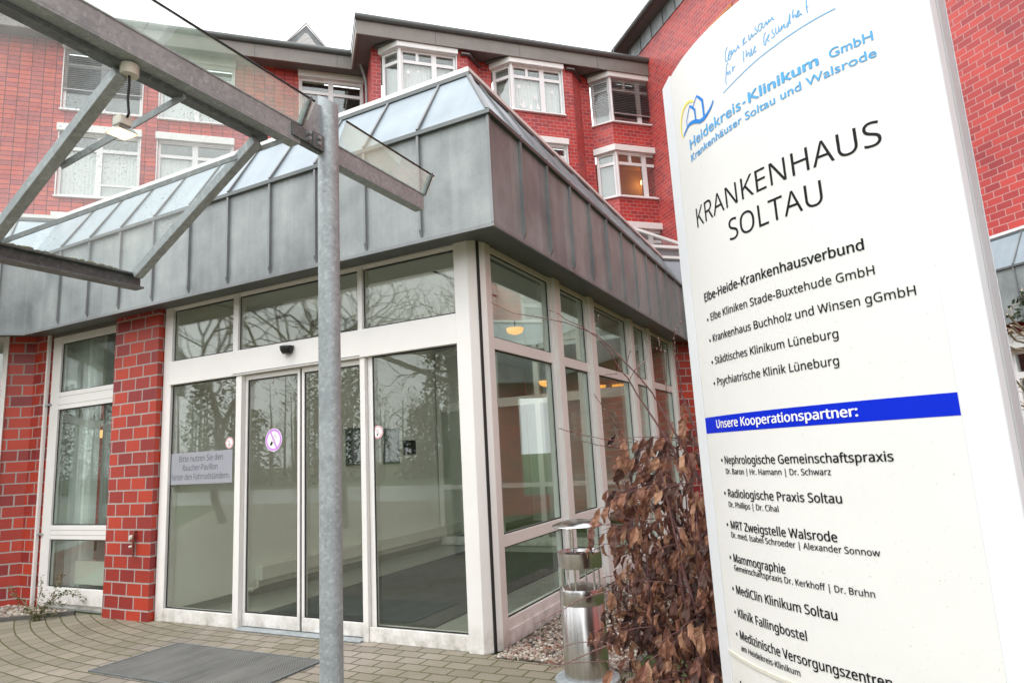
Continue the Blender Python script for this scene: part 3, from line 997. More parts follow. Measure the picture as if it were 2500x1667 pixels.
# bay part: three full-height bays
bays = [1.70, 5.60, 9.44]
mb = MB()
segs = [(1.162, 1.70 - 0.55), (1.70 + 2.90, 5.60 - 0.55), (5.60 + 2.90, 9.44 - 0.55)]
for a, b in segs:
    if b > a:
        mb.box(a, b, YB, YB + 0.3, 0.0, 15.3)
mb.build('wall', 'bay_brick', HOS)
rows = ((13.27, 15.00, 15.20), (10.38, 12.09, 12.32), (7.47, 9.16, 9.40))
STICK = []
for k, bx in enumerate(bays):
    mb = MB()
    cells(mb, bx, bx + 2.35, 0.0, 15.25, [(bx - 0.1, bx + 1.96, z0, zb - 0.03) for z0, z1, zb in rows], YF, YF + 0.25)
    # right slanted side
    mb.prism([(bx + 2.352, YF + 0.001), (bx + 2.90, YB - 0.001), (bx + 2.90, YB + 0.25), (bx + 2.352, YB + 0.25)], 0.0, 15.25)
    # left slanted side below and between the windows
    zlast = 0.0
    for z0, z1, zb in sorted(rows):
        mb.prism([(bx - 0.55, YB), (bx - 0.002, YF + 0.001), (bx - 0.002, YF + 0.25), (bx - 0.55, YB + 0.25)], zlast, z0)
        zlast = zb - 0.03
    mb.build('bay', 'bay_brick', HOS)
    for r_, (z0, z1, zb) in enumerate(rows):
        lit = (k == 2 and r_ == 1)
        blindf = 0.78 if (k == 2 and r_ == 0) else 0.0
        W = hosp_window(HOS, bx + 0.05, bx + 1.93, z0, z1, YF, zb, split=0.60, low_bar=False, blind=blindf, curtain=not lit and not blindf, three=True, room='warm_room' if lit else 'dark_room')
        # slanted window with its box
        def ch(t, o=0.0):   # point on the slanted side, t from wall to corner, o inwards
            return (bx - 0.55 + 0.55 * t + o * s2, YB - 0.55 * t + o * s2)
        def sl(t0, t1, o0, o1, za, zb_):
            f.prism([ch(t0, o0), ch(t1, o0), ch(t1, o1), ch(t0, o1)], za, zb_)
        f = MB()
        zt = z1 - 0.24 * (z1 - z0)
        sl(0.04, 0.18, 0.05, 0.12, z0, z1); sl(0.86, 1.02, 0.03, 0.12, z0, z1)
        for za, zc in ((z0, z0 + 0.09), (zt - 0.055, zt + 0.055), (z1 - 0.08, z1)):
            sl(0.181, 0.859, 0.05, 0.12, za, zc)
        sl(0.0, 1.05, -0.09, 0.03, z0 - 0.05, z0 - 0.004)
        f.prism([(bx - 0.03, YF - 0.03), (bx + 0.045, YF - 0.03), (bx + 0.045, YF + 0.12), (bx - 0.03, YF + 0.12)], z0, z1)
        SW = f.build('slanted_window', 'upvc', HOS)
        f = MB()
        sl(0.182, 0.858, 0.085, 0.10, z0 + 0.09, z1 - 0.08)
        f.build('pane', 'window_glass', SW)
        f = MB()
        f.prism([ch(-0.02, -0.10), (bx - 0.07, YF - 0.141), (bx - 0.012, YF - 0.141), (bx - 0.012, YF + 0.06), ch(-0.02, 0.1)], z1 + 0.003, zb)
        f.build('shutter_box', 'shutter_white', SW)
        f = MB()
        sl(0.02, 1.0, 0.22, 0.23, z0 - 0.1, z1 + 0.1)
        f.build('room_back', 'grey_curtain', SW)
        if blindf:
            f = MB()
            z = z1 - 0.02
            while z > z1 - (z1 - z0) * blindf:
                sl(0.06, 0.9, -0.04, 0.0, z, z + 0.012)
                z -= 0.068
            f.build('blind', 'blind_slat', SW)
        if r_ == 0 and k < 2:
            # paper stars and trees stuck to the inside of the big pane
            mb = MB()
            rs = random.Random(k + 5)
            def star(cx_, cz_, rad):
                n = 6
                mb.add([(cx_ + (rad if j % 2 == 0 else rad * 0.45) * math.cos(math.pi * j / n), YF + 0.083, cz_ + (rad if j % 2 == 0 else rad * 0.45) * math.sin(math.pi * j / n)) for j in range(2 * n)], [tuple(range(2 * n))])
            for sx, sz, sr in ((0.25, 0.95, 0.10), (0.85, 0.62, 0.11), (1.15, 0.30, 0.08), (0.30, 0.28, 0.07), (0.60, 1.0, 0.06), (1.50, 0.9, 0.09)):
                star(bx + 0.05 + sx, z0 + sz, sr)
            for sx, sz in ((0.45, 0.16), (0.72, 0.14), (0.98, 0.16)):
                mb.add([(bx + sx - 0.08, YF + 0.083, z0 + sz), (bx + sx + 0.08, YF + 0.083, z0 + sz), (bx + sx, YF + 0.083, z0 + sz + 0.28)], [(0, 1, 2)])
            mb.build('window_decoration', 'white_print', W)
    # little sheet roofs above bay sides
    mb = MB()
    mb.prism([(bx + 2.1, YF - 0.16), (bx + 2.40, YF - 0.16), (bx + 2.98, YB - 0.02), (bx + 2.90, YB + 0.0), (bx + 2.36, YF - 0.01), (bx + 2.1, YF - 0.01)], 15.03, 15.08)
    mb.prism([(bx - 0.75, YB - 0.14), (bx - 0.05, YF - 0.2), (bx + 2.1, YF - 0.16), (bx + 2.1, YF - 0.01), (bx - 0.75, YB)], 15.204, 15.24)
    mb.build('bay_roof', 'gutter', HOS)
# eaves along both parts
EP = [(-14.0, 16.35), (0.30, 16.35), (0.30, 14.30), (12.6, 14.30)]
mb = MB()
A, B = [Vector(p) for p in EP], offset_path(EP, 0.06)
strip(mb, A, 15.19, A, 15.82); strip(mb, B, 15.19, B, 15.82); strip(mb, A, 15.19, B, 15.19); strip(mb, A, 15.82, B, 15.82)
mb.build('eave_board', 'eave_board', HOS)
mb = MB()
C_ = offset_path(EP, 0.95)
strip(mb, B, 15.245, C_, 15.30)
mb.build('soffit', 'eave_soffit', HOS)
mb = MB()
for x in (-11.0, -8.3, -5.6, -2.9, -0.2):
    mb.box(x, x + 0.02, 16.344, 16.349, 15.2, 15.69)
for x in (2.9, 5.9, 8.9, 11.6):
    mb.box(x, x + 0.02, 14.294, 14.299, 15.2, 15.69)
mb.build('board_joint', 'gutter', HOS)
mb = MB()
gp = offset_path(EP, -0.035)
mb.tube([(p.x, p.y, 15.78) for p in gp], 0.11, 10)
mb.build('gutter', 'gutter', HOS, smooth=True)
mb = MB()
roofp = offset_path(EP, 7.0)
strip(mb, offset_path(EP, 0.02), 15.83, roofp, 19.0)
mb.build('roof', 'roof_tile', HOS)
mb = MB()
for i in range(9):
    mb.box(-12 + 1.5 * i, -12 + 1.5 * i + 0.012, 16.30, 16.312, 15.8, 16.22)
for i in range(11):
    mb.box(1.2 + 1.05 * i, 1.2 + 1.05 * i + 0.012, 14.25, 14.262, 15.8, 16.22)
mb.build('gutter_pin', 'galvanised_steel', HOS)
mb = MB()
mb.tube([(0.42, 15.9, 15.6), (0.50, 15.95, 15.45), (0.80, 16.5, 14.95), (0.83, 16.55, 14.7), (0.83, 16.55, 0.2)], 0.055, 8)
mb.build('downpipe', 'galvanised_steel', HOS, smooth=True)
# louvred dormer gable on the roof
mb = MB()
mb.ext([(-1.95, 19.6, 17.5), (-0.45, 19.6, 17.5), (-0.45, 19.6, 18.05), (-1.2, 19.6, 18.95), (-1.95, 19.6, 18.05)], (0, 2.5, 0))
dm = mb.build('dormer', 'zinc_edge', HOS)
mb = MB()
for i in range(10):
    z = 18.03 + 0.055 * i
    hw = 0.42 * (1 - i / 11)
    mb.box(-1.2 - hw, -1.2 + hw, 19.57, 19.595, z, z + 0.03)
mb.ext([(-2.1, 19.5, 17.95), (-1.2, 19.5, 19.08), (-0.3, 19.5, 17.95), (-0.38, 19.5, 17.95), (-1.2, 19.5, 18.98), (-2.02, 19.5, 17.95)], (0, 0.09, 0))
mb.build('louver', 'shutter_white', dm)
# glazed rooflight on the low roof in front of the block
mb = MB()
mb.box(3.0, 7.35, 7.5, 11.5, 4.6, 5.98)
SKL = mb.build('rooflight', 'zinc_edge', HOS)
mb = MB()
for (a, b) in (((3.0, 6.02), (5.1, 6.62)), ((5.1, 6.62), (7.45, 6.02))):
    for y in (7.48, 8.5, 9.5, 10.5, 11.45):
        mb.bar((a[0], y, a[1]), (b[0], y, b[1]), 0.06, 0.06)
mb.box(2.95, 7.5, 7.42, 7.48, 5.985, 6.05)
mb.box(2.95, 7.5, 7.40, 7.46, 5.72, 5.76)
mb.build('glazing_bar', 'shutter_white', SKL)
mb = MB()
mb.ext([(3.0, 7.5, 6.03), (5.1, 7.5, 6.63), (7.4, 7.5, 6.03), (7.4, 7.5, 6.01), (5.1, 7.5, 6.60), (3.0, 7.5, 6.01)], (0, 3.95, 0))
mb.build('pane', 'window_glass', SKL)

# ------------------------------------------------------------------ tall brick wing on the right: local x towards the camera, y away
WNG = thing('brick_wing', 'tall red brick side wing with zinc attic strip and orange-framed louvre behind the white sign', 'hospital wing', (0, 0, 0), R(-45))
YU = 11.02
uw = [(-6.0, -4.35, 4.98, 5.72), (-6.0, -4.35, 7.3, 8.7), (-12.0, -10.4, 6.0, 7.6), (12.5, 14.2, 5.2, 6.6), (17.0, 18.7, 5.2, 6.6)]
mb = MB()
cells(mb, -15.5, 24.0, 3.3, 16.4, uw + [(-10.65, -9.40, 13.5, 14.58)], YU, YU + 0.3)
mb.build('wall', 'wing_brick', WNG)
mb = MB()
lowh = [(-3.0, -2.05, 0.95, 2.82), (-5.9, -3.95, 0.45, 2.9), (0.6, 2.4, 0.95, 2.82), (4.2, 6.0, 0.95, 2.82)]
cells(mb, -4.7, 24.0, 0.0, 3.34, lowh, 10.53, 10.78)
mb.build('ground_floor_wall', 'wing_brick', WNG)
for a, b, c, d in uw:
    hosp_window(WNG, a, b, c, d - 0.1, YU, d + 0.15, low_bar=False)
for a, b, c, d in (lowh[0], lowh[2], lowh[3]):
    W = hosp_window(WNG, a, b, c, d, 10.53, d + 0.27, low_bar=False, curtain=True, curt='grey_curtain')
    mb = MB()
    mb.box(a - 0.02, b + 0.02, 10.505, 10.528, 0.12, c - 0.055)
    mb.build('timber_panel', 'wood_orange', W)
mb = MB()
mb.box(-15.5, 24.0, YU - 0.03, YU + 0.2, 16.402, 17.0)
band = mb.build('attic_strip', 'zinc', WNG)
mb = MB()
for i in range(48):
    x = -15.4 + 0.8 * i
    mb.box(x, x + 0.035, YU - 0.055, YU - 0.031, 16.41, 16.99)
mb.build('standing_seam', 'zinc_trim', band)
mb = MB()
mb.box(-15.75, 24.0, 10.55, YU + 0.4, 17.002, 17.12)
mb.build('eave_board', 'eave_soffit', WNG)
mb = MB()
mb.tube([(-15.85, 10.50, 17.12), (24.0, 10.50, 17.12)], 0.11, 10)
mb.build('gutter', 'gutter', WNG, smooth=True)
mb = MB()
mb.quad((-15.8, 10.5, 17.2), (24, 10.5, 17.2), (24, 16, 19.5), (-15.8, 16, 19.5))
mb.build('roof', 'roof_tile', WNG)
mb = MB()
for b in ((-10.65, -9.40, 13.5, 13.58), (-10.65, -9.40, 14.50, 14.58), (-10.65, -10.58, 13.58, 14.50), (-9.47, -9.40, 13.58, 14.50)):
    mb.box(b[0], b[1], YU - 0.03, YU + 0.1, b[2], b[3])
lv = mb.build('louver', 'wood_orange', WNG)
mb = MB()
for i in range(14):
    z = 13.60 + 0.065 * i
    mb.ext([(-10.58, YU - 0.01, z), (-10.58, YU + 0.06, z + 0.05), (-10.58, YU + 0.065, z + 0.058), (-10.58, YU - 0.01, z + 0.012)], (1.11, 0, 0))
mb.box(-10.58, -9.47, YU + 0.09, YU + 0.1, 13.58, 14.5)
mb.build('louver_slat', 'copper', lv)
# ------------------------------------------------------------------ glass and steel canopy over the path
CAN = thing('glass_canopy', 'galvanised steel canopy with sloping glass and round post in front of the doors', 'canopy')
BX, PY = 0.222, -2.02
def post(mb, x, y, ztop, r=0.057, cut=0.035):
    n = 28
    o = len(mb.v)
    for k in range(n):
        a = 2 * math.pi * k / n
        mb.v.append((x + r * math.cos(a), y + r * math.sin(a), 0.0))
    for k in range(n):
        a = 2 * math.pi * k / n
        mb.v.append((x + r * math.cos(a), y + r * math.sin(a), ztop - cut * (1 + math.cos(a))))
    for k in range(n):
        mb.f.append((o + k, o + (k + 1) % n, o + n + (k + 1) % n, o + n + k))
    mb.f.append(tuple(o + n + k for k in range(n)))
mb = MB(); post(mb, BX, PY, 3.56)
mb.build('post', 'galvanised_steel', CAN, smooth=True)
mb = MB(); post(mb, -3.06, -4.35, 3.4, 0.08)
mb.build('post', 'galvanised_steel', CAN, smooth=True)
def beam(y0, y1):
    mb = MB()
    mb.box(BX - 0.006, BX + 0.004, y0, y1, 3.182, 3.275)           # web
    mb.box(BX - 0.066, BX + 0.004, y0, y1, 3.170, 3.181)           # lower flange
    mb.box(BX - 0.04, BX + 0.008, y0, y1, 3.2755, 3.283)
    b = mb.build('main_beam', 'galvanised_steel', CAN)
    mb = MB()
    mb.ext([(BX + 0.006, y0, 3.284), (BX + 0.014, y0, 3.284), (BX + 0.080, y0, 3.402), (BX + 0.072, y0, 3.406)], (0, y1 - y0 + 0.03, 0))
    mb.build('glass_strip', 'strip_glass', b)
    mb = MB()
    mb.tube([(BX + 0.077, y0, 3.406), (BX + 0.077, y1 + 0.03, 3.406)], 0.006, 6)
    rs = random.Random(int(abs(y0) * 100))
    n = int((y1 - y0) * 14)
    for i in range(n):
        y = y0 + (y1 - y0) * rs.random()
        mb.ball((BX + 0.077, y, 3.407 + rs.uniform(-0.002, 0.002)), rs.uniform(0.005, 0.008), 0.8, 2.2, 0.8, 5, 3)
    mb.build('edge_seal', 'black_rubber', b)
    mb = MB()
    for y in (y1 - 0.012,):
        mb.ext([(BX - 0.02, y, 3.280), (BX + 0.02, y, 3.268), (BX + 0.082, y, 3.385), (BX + 0.088, y, 3.412), (BX + 0.045, y, 3.395)], (0, 0.016, 0))
    mb.build('end_cap', 'dark_steel', b)
    return b
beam(-9.0, -2.235)
beam(-1.955, -1.10)
# dark top rail of the glass slope
mb = MB()
mb.box(BX - 0.125, BX - 0.070, -9.0, -2.385, 3.150, 3.183)
mb.build('top_rail', 'dark_steel', CAN)
# bracket, gusset and bolts at the post
mb = MB()
mb.box(BX + 0.006, BX + 0.016, -2.30, -2.065, 3.195, 3.265)
mb.box(BX + 0.016, BX + 0.026, -2.160, -2.080, 3.185, 3.275)
mb.box(BX - 0.03, BX + 0.004, -2.235, -2.07, 3.183, 3.225)
br = mb.build('bracket', 'dark_steel', CAN, bevel=0.002)
mb = MB()
for y, z in ((-2.195, 3.245), (-2.195, 3.212), (-2.125, 3.245), (-2.125, 3.212)):
    mb.tube([(BX + 0.016, y, z), (BX + 0.040, y, z)], 0.010, 6)
mb.build('bolt', 'galvanised_steel', br)
mb = MB()
arc = [(BX - 0.01, PY - 0.05, 3.19)] + [(BX - 0.01, PY - 0.05 - 0.17 * math.sin(a), 3.27 + 0.21 * math.cos(a) * 0.95) for a in [0.0, 0.25, 0.5, 0.75, 1.0, 1.25, 1.5]] + [(BX - 0.01, PY - 0.22, 3.19)]
mb.ext([arc[0]] + arc[1:][0:8] , (0.01, 0, 0))
mb.build('gusset', 'galvanised_steel', CAN)
# rafters, low beam, glass slope
RX0, RZ0, RX1, RZ1 = 0.118, 3.150, -0.800, 2.612
RY = [-2.437, -3.135, -3.833, -4.531, -5.229]
for y in RY:
    mb = MB()
    dv = Vector((RX1 - RX0, 0, RZ1 - RZ0)).normalized()
    nv = Vector((-dv.z, 0, dv.x)) if dv.x > 0 else Vector((dv.z, 0, -dv.x))
    nv = nv if nv.z > 0 else -nv
    p, q = Vector((RX0, y, RZ0)), Vector((RX1, y, RZ1))
    mb.ext([p + Vector((0, -0.024, 0)), p + Vector((0, 0.024, 0)), p + Vector((0, 0.024, 0)) - nv * 0.052, p + Vector((0, -0.024, 0)) - nv * 0.052], q - p)
    mb.build('rafter', 'galvanised_steel', CAN, bevel=0.003)
mb = MB()
mb.box(-0.834, -0.826, -9.0, -2.39, 2.530, 2.589)
mb.box(-0.866, -0.790, -9.0, -2.39, 2.5895, 2.5985)
mb.box(-0.866, -0.790, -9.0, -2.39, 2.520, 2.5295)
mb.build('low_beam', 'dark_steel', CAN)
mb = MB()
gn = Vector((-(RZ1 - RZ0), 0, RX1 - RX0)); gn = gn if gn.z > 0 else -gn
gn.normalize()
a, b = Vector((BX - 0.10, -9.0, 3.186)), Vector((-0.865, -9.0, 2.606))
mb.ext([a, b, b + gn * 0.014, a + gn * 0.014], (0, 9.0 - 2.40, 0))
mb.build('glass_slope', 'canopy_glass', CAN)
mb = MB()
rs = random.Random(3)
for i in range(230):
    y = -4.9 + 2.4 * i / 230
    mb.ball((-0.868 + rs.uniform(-0.008, 0.008), y, 2.617 + rs.uniform(0, 0.008)), rs.uniform(0.007, 0.014), 1.0, 1.5, 0.8, 5, 3)
mb.build('moss', 'moss', CAN)
mb = MB()
mb.bar((0.155, -2.858, 3.158), (-0.315, -3.105, 2.845), 0.028, 0.008, (0, 1, 0.3))
mb.build('tie_bar', 'galvanised_steel', CAN)
mb = MB()
mb.bar((0.19, -2.330, 3.155), (-0.795, -3.085, 2.604), 0.022, 0.008, (0, 1, 0.3))
mb.build('tie_bar', 'galvanised_steel', CAN)
# the far side of the canopy over the path, seen only mirrored in the glass
mb = MB()
mb.bar((-3.06, -4.35, 3.2), (BX - 0.1, -6.5, 3.2), 0.1, 0.14)
mb.bar((-3.06, -4.35, 3.25), (-5.4, -2.6, 3.3), 0.1, 0.12)
mb.bar((-3.06, -4.35, 2.7), (-1.9, -5.2, 3.2), 0.07, 0.07)
mb.bar((-3.06, -4.35, 2.7), (-4.1, -3.55, 3.25), 0.07, 0.07)
mb.build('cross_beam', 'galvanised_steel', CAN)

# spot lamp on the tie bar
LMP = thing('spot_lamp', 'small square spot lamp glowing warm, hanging by a black cable under the canopy', 'lamp')
mb = MB(); mb.lathe([(0.034, 0.0), (0.036, 0.006), (0.036, 0.045), (0.03, 0.05)], (0.155, -3.112, 3.118), 18)
mb.build('junction_box', 'cast_pale', LMP, smooth=True)
mb = MB(); mb.tube([(0.155, -3.112, 3.118), (0.158, -3.112, 3.08), (0.150, -3.110, 3.02), (0.150, -3.106, 2.98), (0.152, -3.104, 2.955), (0.135, -3.10, 2.945)], 0.005, 6)
mb.build('cable', 'black_rubber', LMP)
LX, LY, LZ = 0.104, -3.100, 2.893
mb = MB()
mb.box(LX - 0.028, LX + 0.028, LY - 0.026, LY + 0.026, LZ + 0.018, LZ + 0.062)
mb.build('lamp_socket', 'cast_pale', LMP, bevel=0.006)
mb = MB()
s4 = [(-1, -1), (1, -1), (1, 1), (-1, 1)]
top = [(LX + 0.024 * a, LY + 0.024 * b, LZ + 0.0175) for a, b in s4]
bot = [(LX + 0.044 * a, LY + 0.044 * b, LZ - 0.012) for a, b in s4]
mb.add(top + bot, [(0, 1, 2, 3), (0, 1, 5, 4), (1, 2, 6, 5), (2, 3, 7, 6), (3, 0, 4, 7)])
mb.build('lamp_hood', 'stainless_steel', LMP)
mb = MB(); mb.box(LX - 0.036, LX + 0.036, LY - 0.036, LY + 0.036, LZ - 0.016, LZ - 0.008)
mb.build('lamp_face', 'halogen_glow', LMP)

# ------------------------------------------------------------------ pylon sign
SC = (3.09083, -1.53601)
SR = 1.10928
def sp(s, z, off=0.0):
    a = s / SR
    return (SC[0] + (SR + off) * math.cos(a), SC[1] + (SR + off) * math.sin(a), z)
SGN = thing('pylon_sign', 'tall curved white hospital sign with black lists of names and a blue bar', 'sign')
SA, SB = R(-149.6) * SR, R(-101.9) * SR
def arc_slab(z0, z1, off0, off1, s0=SA, s1=SB, n=36):
    mb = MB()
    rows_ = []
    for i in range(n + 1):
        s_ = s0 + (s1 - s0) * i / n
        rows_.append((sp(s_, z0, off1), sp(s_, z1, off1), sp(s_, z1, off0), sp(s_, z0, off0)))
    vs = [p for r_ in rows_ for p in r_]
    fs = []
    for i in range(n):
        for k in range(4):
            fs.append((4 * i + k, 4 * i + (k + 1) % 4, 4 * i + 4 + (k + 1) % 4, 4 * i + 4 + k))
    fs += [(0, 1, 2, 3), (4 * n + 3, 4 * n + 2, 4 * n + 1, 4 * n)]
    mb.add(vs, fs)
    return mb
arc_slab(0.779, 2.984, -0.02, 0.0).build('upper_panel', 'sign_white', SGN, smooth=True)
arc_slab(0.02, 0.767, -0.02, 0.0).build('lower_panel', 'sign_white', SGN, smooth=True)
arc_slab(0.7675, 0.7785, -0.02, 0.004).build('panel_joint', 'cast_pale', SGN, smooth=True)
aL, aR_ = R(-149.6), R(-101.9)
pL, pR = Vector(sp(SA, 0)[:2]), Vector(sp(SB, 0)[:2])
tL, tR = Vector((math.sin(aL), -math.cos(aL))), Vector((-math.sin(aR_), math.cos(aR_)))
nback = Vector((math.cos(R(54.5)), math.sin(R(54.5))))
mb = MB()
g0 = 0.004
qa, qb = pL + tL * g0, pL + tL * 0.105
mb.prism([qa, qb, qb + nback * 0.10, qa + nback * 0.07], 0.0, 3.0)
mb.build('edge_profile', 'sign_frame', SGN, bevel=0.004)
mb = MB()
qa, qb = pR - tR * 0.006 + nback * 0.0025, pR + tR * 0.088 + nback * 0.001
mb.prism([qa, qb, qb + nback * 0.036, qa + nback * 0.036], 0.0, 3.0)
mb.build('edge_profile', 'sign_frame', SGN, bevel=0.004)
mb = MB()
mb.prism([qb + nback * 0.037 - tR * 0.003, qb + nback * 0.0405 - tR * 0.003, qa + nback * 0.0405, qa + nback * 0.037], 0.0, 2.998)
mb.build('side_groove', 'skirting', SGN)
mb = MB()
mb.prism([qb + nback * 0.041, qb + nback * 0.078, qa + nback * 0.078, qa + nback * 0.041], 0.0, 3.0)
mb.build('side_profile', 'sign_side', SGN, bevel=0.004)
mb = MB()
sq = pL + tL * 0.105 + nback * 0.101
sq2 = qb + nback * 0.0785
mb.prism([sq, sq2, sq2 + nback * 0.004, sq + nback * 0.004], 0.0, 2.999)
mb.build('back_panel', 'sign_frame', SGN)
mb = MB()
for b in ((0.0004, 1.0),):
    mb.prism([sp(SA - 0.0035, 0, -0.004)[:2], sp(SA - 0.0002, 0, -0.004)[:2], sp(SA - 0.0002, 0, -0.012)[:2], sp(SA - 0.0035, 0, -0.012)[:2]], 0.02, 2.98)
mb.build('edge_gap', 'black_rubber', SGN)
arc_slab(1.5345, 1.593, 0.0005, 0.0009).build('blue_bar', 'bar_blue', SGN, smooth=True)

try:
    import os
    GROTESK = bpy.data.fonts.load(os.path.join(bpy.utils.system_resource('DATAFILES'), 'fonts', 'NotoSansHebrew-Regular.woff2'))
except Exception:
    GROTESK = None
def text_mesh(body, bold=0.0, spacing=1.0, font=None):
    cu = bpy.data.curves.new("lettering", 'FONT')
    cu.body = body
    cu.size = 1.0
    if font is not None:
        cu.font = font
    cu.resolution_u = 4
    cu.offset = bold
    cu.space_character = spacing
    ob = bpy.data.objects.new("lettering", cu)
    COL.objects.link(ob)
    bpy.context.view_layer.update()
    me = bpy.data.meshes.new_from_object(ob.evaluated_get(bpy.context.evaluated_depsgraph_get()))
    vs = [tuple(v.co) for v in me.vertices]
    fs = [tuple(p.vertices) for p in me.polygons]
    bpy.data.objects.remove(ob)
    bpy.data.curves.remove(cu)
    bpy.data.meshes.remove(me)
    return vs, fs
def _cap(font):
    v, _ = text_mesh("H", font=font)
    return max(p[1] for p in v)
CAPS = {None: _cap(None), GROTESK: _cap(GROTESK)}
CAPH = CAPS[GROTESK]
def bent_text(mb, body, s0, s1, z, cap, bold=0.0, off=0.0012, spacing=1.0, font=GROTESK):
    vs, fs = text_mesh(body, min(bold, 0.0), spacing, font)
    bold = max(bold, 0.0)
    xa, xb = min(p[0] for p in vs), max(p[0] for p in vs)
    k = cap / CAPS[font]
    w_ = bold * cap * 1.1
    for j, (ds, dz) in enumerate(((0, 0),) if not w_ else ((-w_, 0), (w_, 0), (0, w_ * 0.5), (0, -w_ * 0.5))):
        mb.add([sp(s0 + (p[0] - xa) / (xb - xa) * (s1 - s0) + ds, z + p[1] * k + dz, off + 0.00025 * j) for p in vs], fs)
BLUE = [("Heidekreis", -2.7686, -2.4649, 2.6063, .0400, 0.02), ("-", -2.4548, -2.4423, 2.6110, .034, 0.04), ("Klinikum", -2.4286, -2.1815, 2.6094, .0360, 0.05), ("GmbH", -2.1477, -2.0281, 2.6110, .0290, 0.02), ("Krankenhäuser Soltau und Walsrode", -2.7704, -2.0261, 2.558, .0278, 0.02)]
BLACK = [("KRANKENHAUS", -2.78, -2.0468, 2.2982, .0745, -0.003), ("SOLTAU", -2.5868, -2.2237, 2.181, .0745, -0.003),
("Elbe-Heide-Krankenhausverbund", -2.7857, -2.1334, 2.0128, .031, 0.03), ("Elbe Kliniken Stade-Buxtehude GmbH", -2.754, -2.116, 1.9363, .0262, 0.012),
("Krankenhaus Buchholz und Winsen gGmbH", -2.7548, -2.0259, 1.8584, .0262, 0.012), ("Städtisches Klinikum Lüneburg", -2.7571, -2.2363, 1.7778, .0262, 0.012), ("Psychiatrische Klinik Lüneburg", -2.7571, -2.2453, 1.7006, .0262, 0.012),
("Nephrologische Gemeinschaftspraxis", -2.7651, -2.14, 1.4256, .0265, 0.026), ("Dr. Baron | Hr. Hamann | Dr. Schwarz", -2.7646, -2.3135, 1.3908, .0185, 0.012),
("Radiologische Praxis Soltau", -2.7661, -2.2922, 1.3124, .0265, 0.026), ("Dr. Phillips | Dr. Cihal", -2.7697, -2.5122, 1.278, .0185, 0.012),
("MRT Zweigstelle Walsrode", -2.7719, -2.3215, 1.2048, .0270, 0.026), ("Dr. med. Isabel Schroeder | Alexander Sonnow", -2.7753, -2.2085, 1.1755, .0185, 0.012),
("Mammographie", -2.7779, -2.5149, 1.0938, .0270, 0.026), ("Gemeinschaftspraxis Dr. Kerkhoff | Dr. Bruhn", -2.7807, -2.2374, 1.0661, .0185, 0.012),
("MediClin Klinikum Soltau", -2.7829, -2.3534, 0.9891, .0275, 0.026), ("Klinik Fallingbostel", -2.7884, -2.4637, 0.9117, .0275, 0.026),
("Medizinische Versorgungszentren", -2.7913, -2.2251, 0.8407, .0280, 0.026), ("am Heidekreis-Klinikum", -2.793, -2.5049, 0.8038, .0185, 0.012)]
BUL = [(-2.7783, 1.9444), (-2.7788, 1.8673), (-2.7799, 1.7870), (-2.7805, 1.7104), (-2.7864, 1.4374), (-2.7907, 1.3236), (-2.7967, 1.2160), (-2.8016, 1.1055), (-2.8068, 1.0005), (-2.8103, 0.9230), (-2.8158, 0.8500), (-2.8257, 0.6922)]
for t_, a, b, z, c, bo in BLACK:
    mb = MB()
    bent_text(mb, t_, a, b, z, c, bo)
    mb.build('lettering', 'black_print', SGN, recalc=False)
for s_, z in BUL:
    mb = MB()
    mb.add([sp(s_ + 0.0058 * math.cos(i * math.pi / 6), z + 0.0058 * math.sin(i * math.pi / 6), 0.0012) for i in range(12)], [tuple(range(12))])
    mb.build('bullet_dot', 'black_print', SGN, recalc=False)
for t_, a, b, z, c, bo in BLUE:
    mb = MB()
    bent_text(mb, t_, a, b, z, c, bo, font=None)
    mb.build('lettering', 'light_blue_print', SGN, recalc=False)
mb = MB()
bent_text(mb, "Unsere Kooperationspartner:", -2.7959, -2.214, 1.5515, .0285, 0.045, 0.0016)
mb.build('lettering', 'white_print', SGN, recalc=False)
def stroke(mb, pts, wd, off=0.0014, taper=None):
    n = len(pts)
    L_, R_ = [], []
    for i in range(n):
        a, b = pts[max(i - 1, 0)], pts[min(i + 1, n - 1)]
        dx, dz = b[0] - a[0], b[1] - a[1]
        q = math.hypot(dx, dz) or 1
        w_ = wd if taper is None else taper[i]
        L_.append((pts[i][0] - dz / q * w_ / 2, pts[i][1] + dx / q * w_ / 2))
        R_.append((pts[i][0] + dz / q * w_ / 2, pts[i][1] - dx / q * w_ / 2))
    vs = [sp(*p, off) for p in L_] + [sp(*p, off) for p in R_]
    mb.add(vs, [(i, i + 1, n + i + 1, n + i) for i in range(n - 1)])
def smooth_pts(p, k=3):
    res = []
    for i in range(len(p) - 1):
        p0, p1, p2, p3 = p[max(i - 1, 0)], p[i], p[i + 1], p[min(i + 2, len(p) - 1)]
        for j in range(k):
            t = j / k
            res.append(tuple(0.5 * ((2 * p1[c]) + (-p0[c] + p2[c]) * t + (2 * p0[c] - 5 * p1[c] + 4 * p2[c] - p3[c]) * t * t + (-p0[c] + 3 * p1[c] - 3 * p2[c] + p3[c]) * t ** 3) for c in (0, 1)))
    res.append(p[-1])
    return res
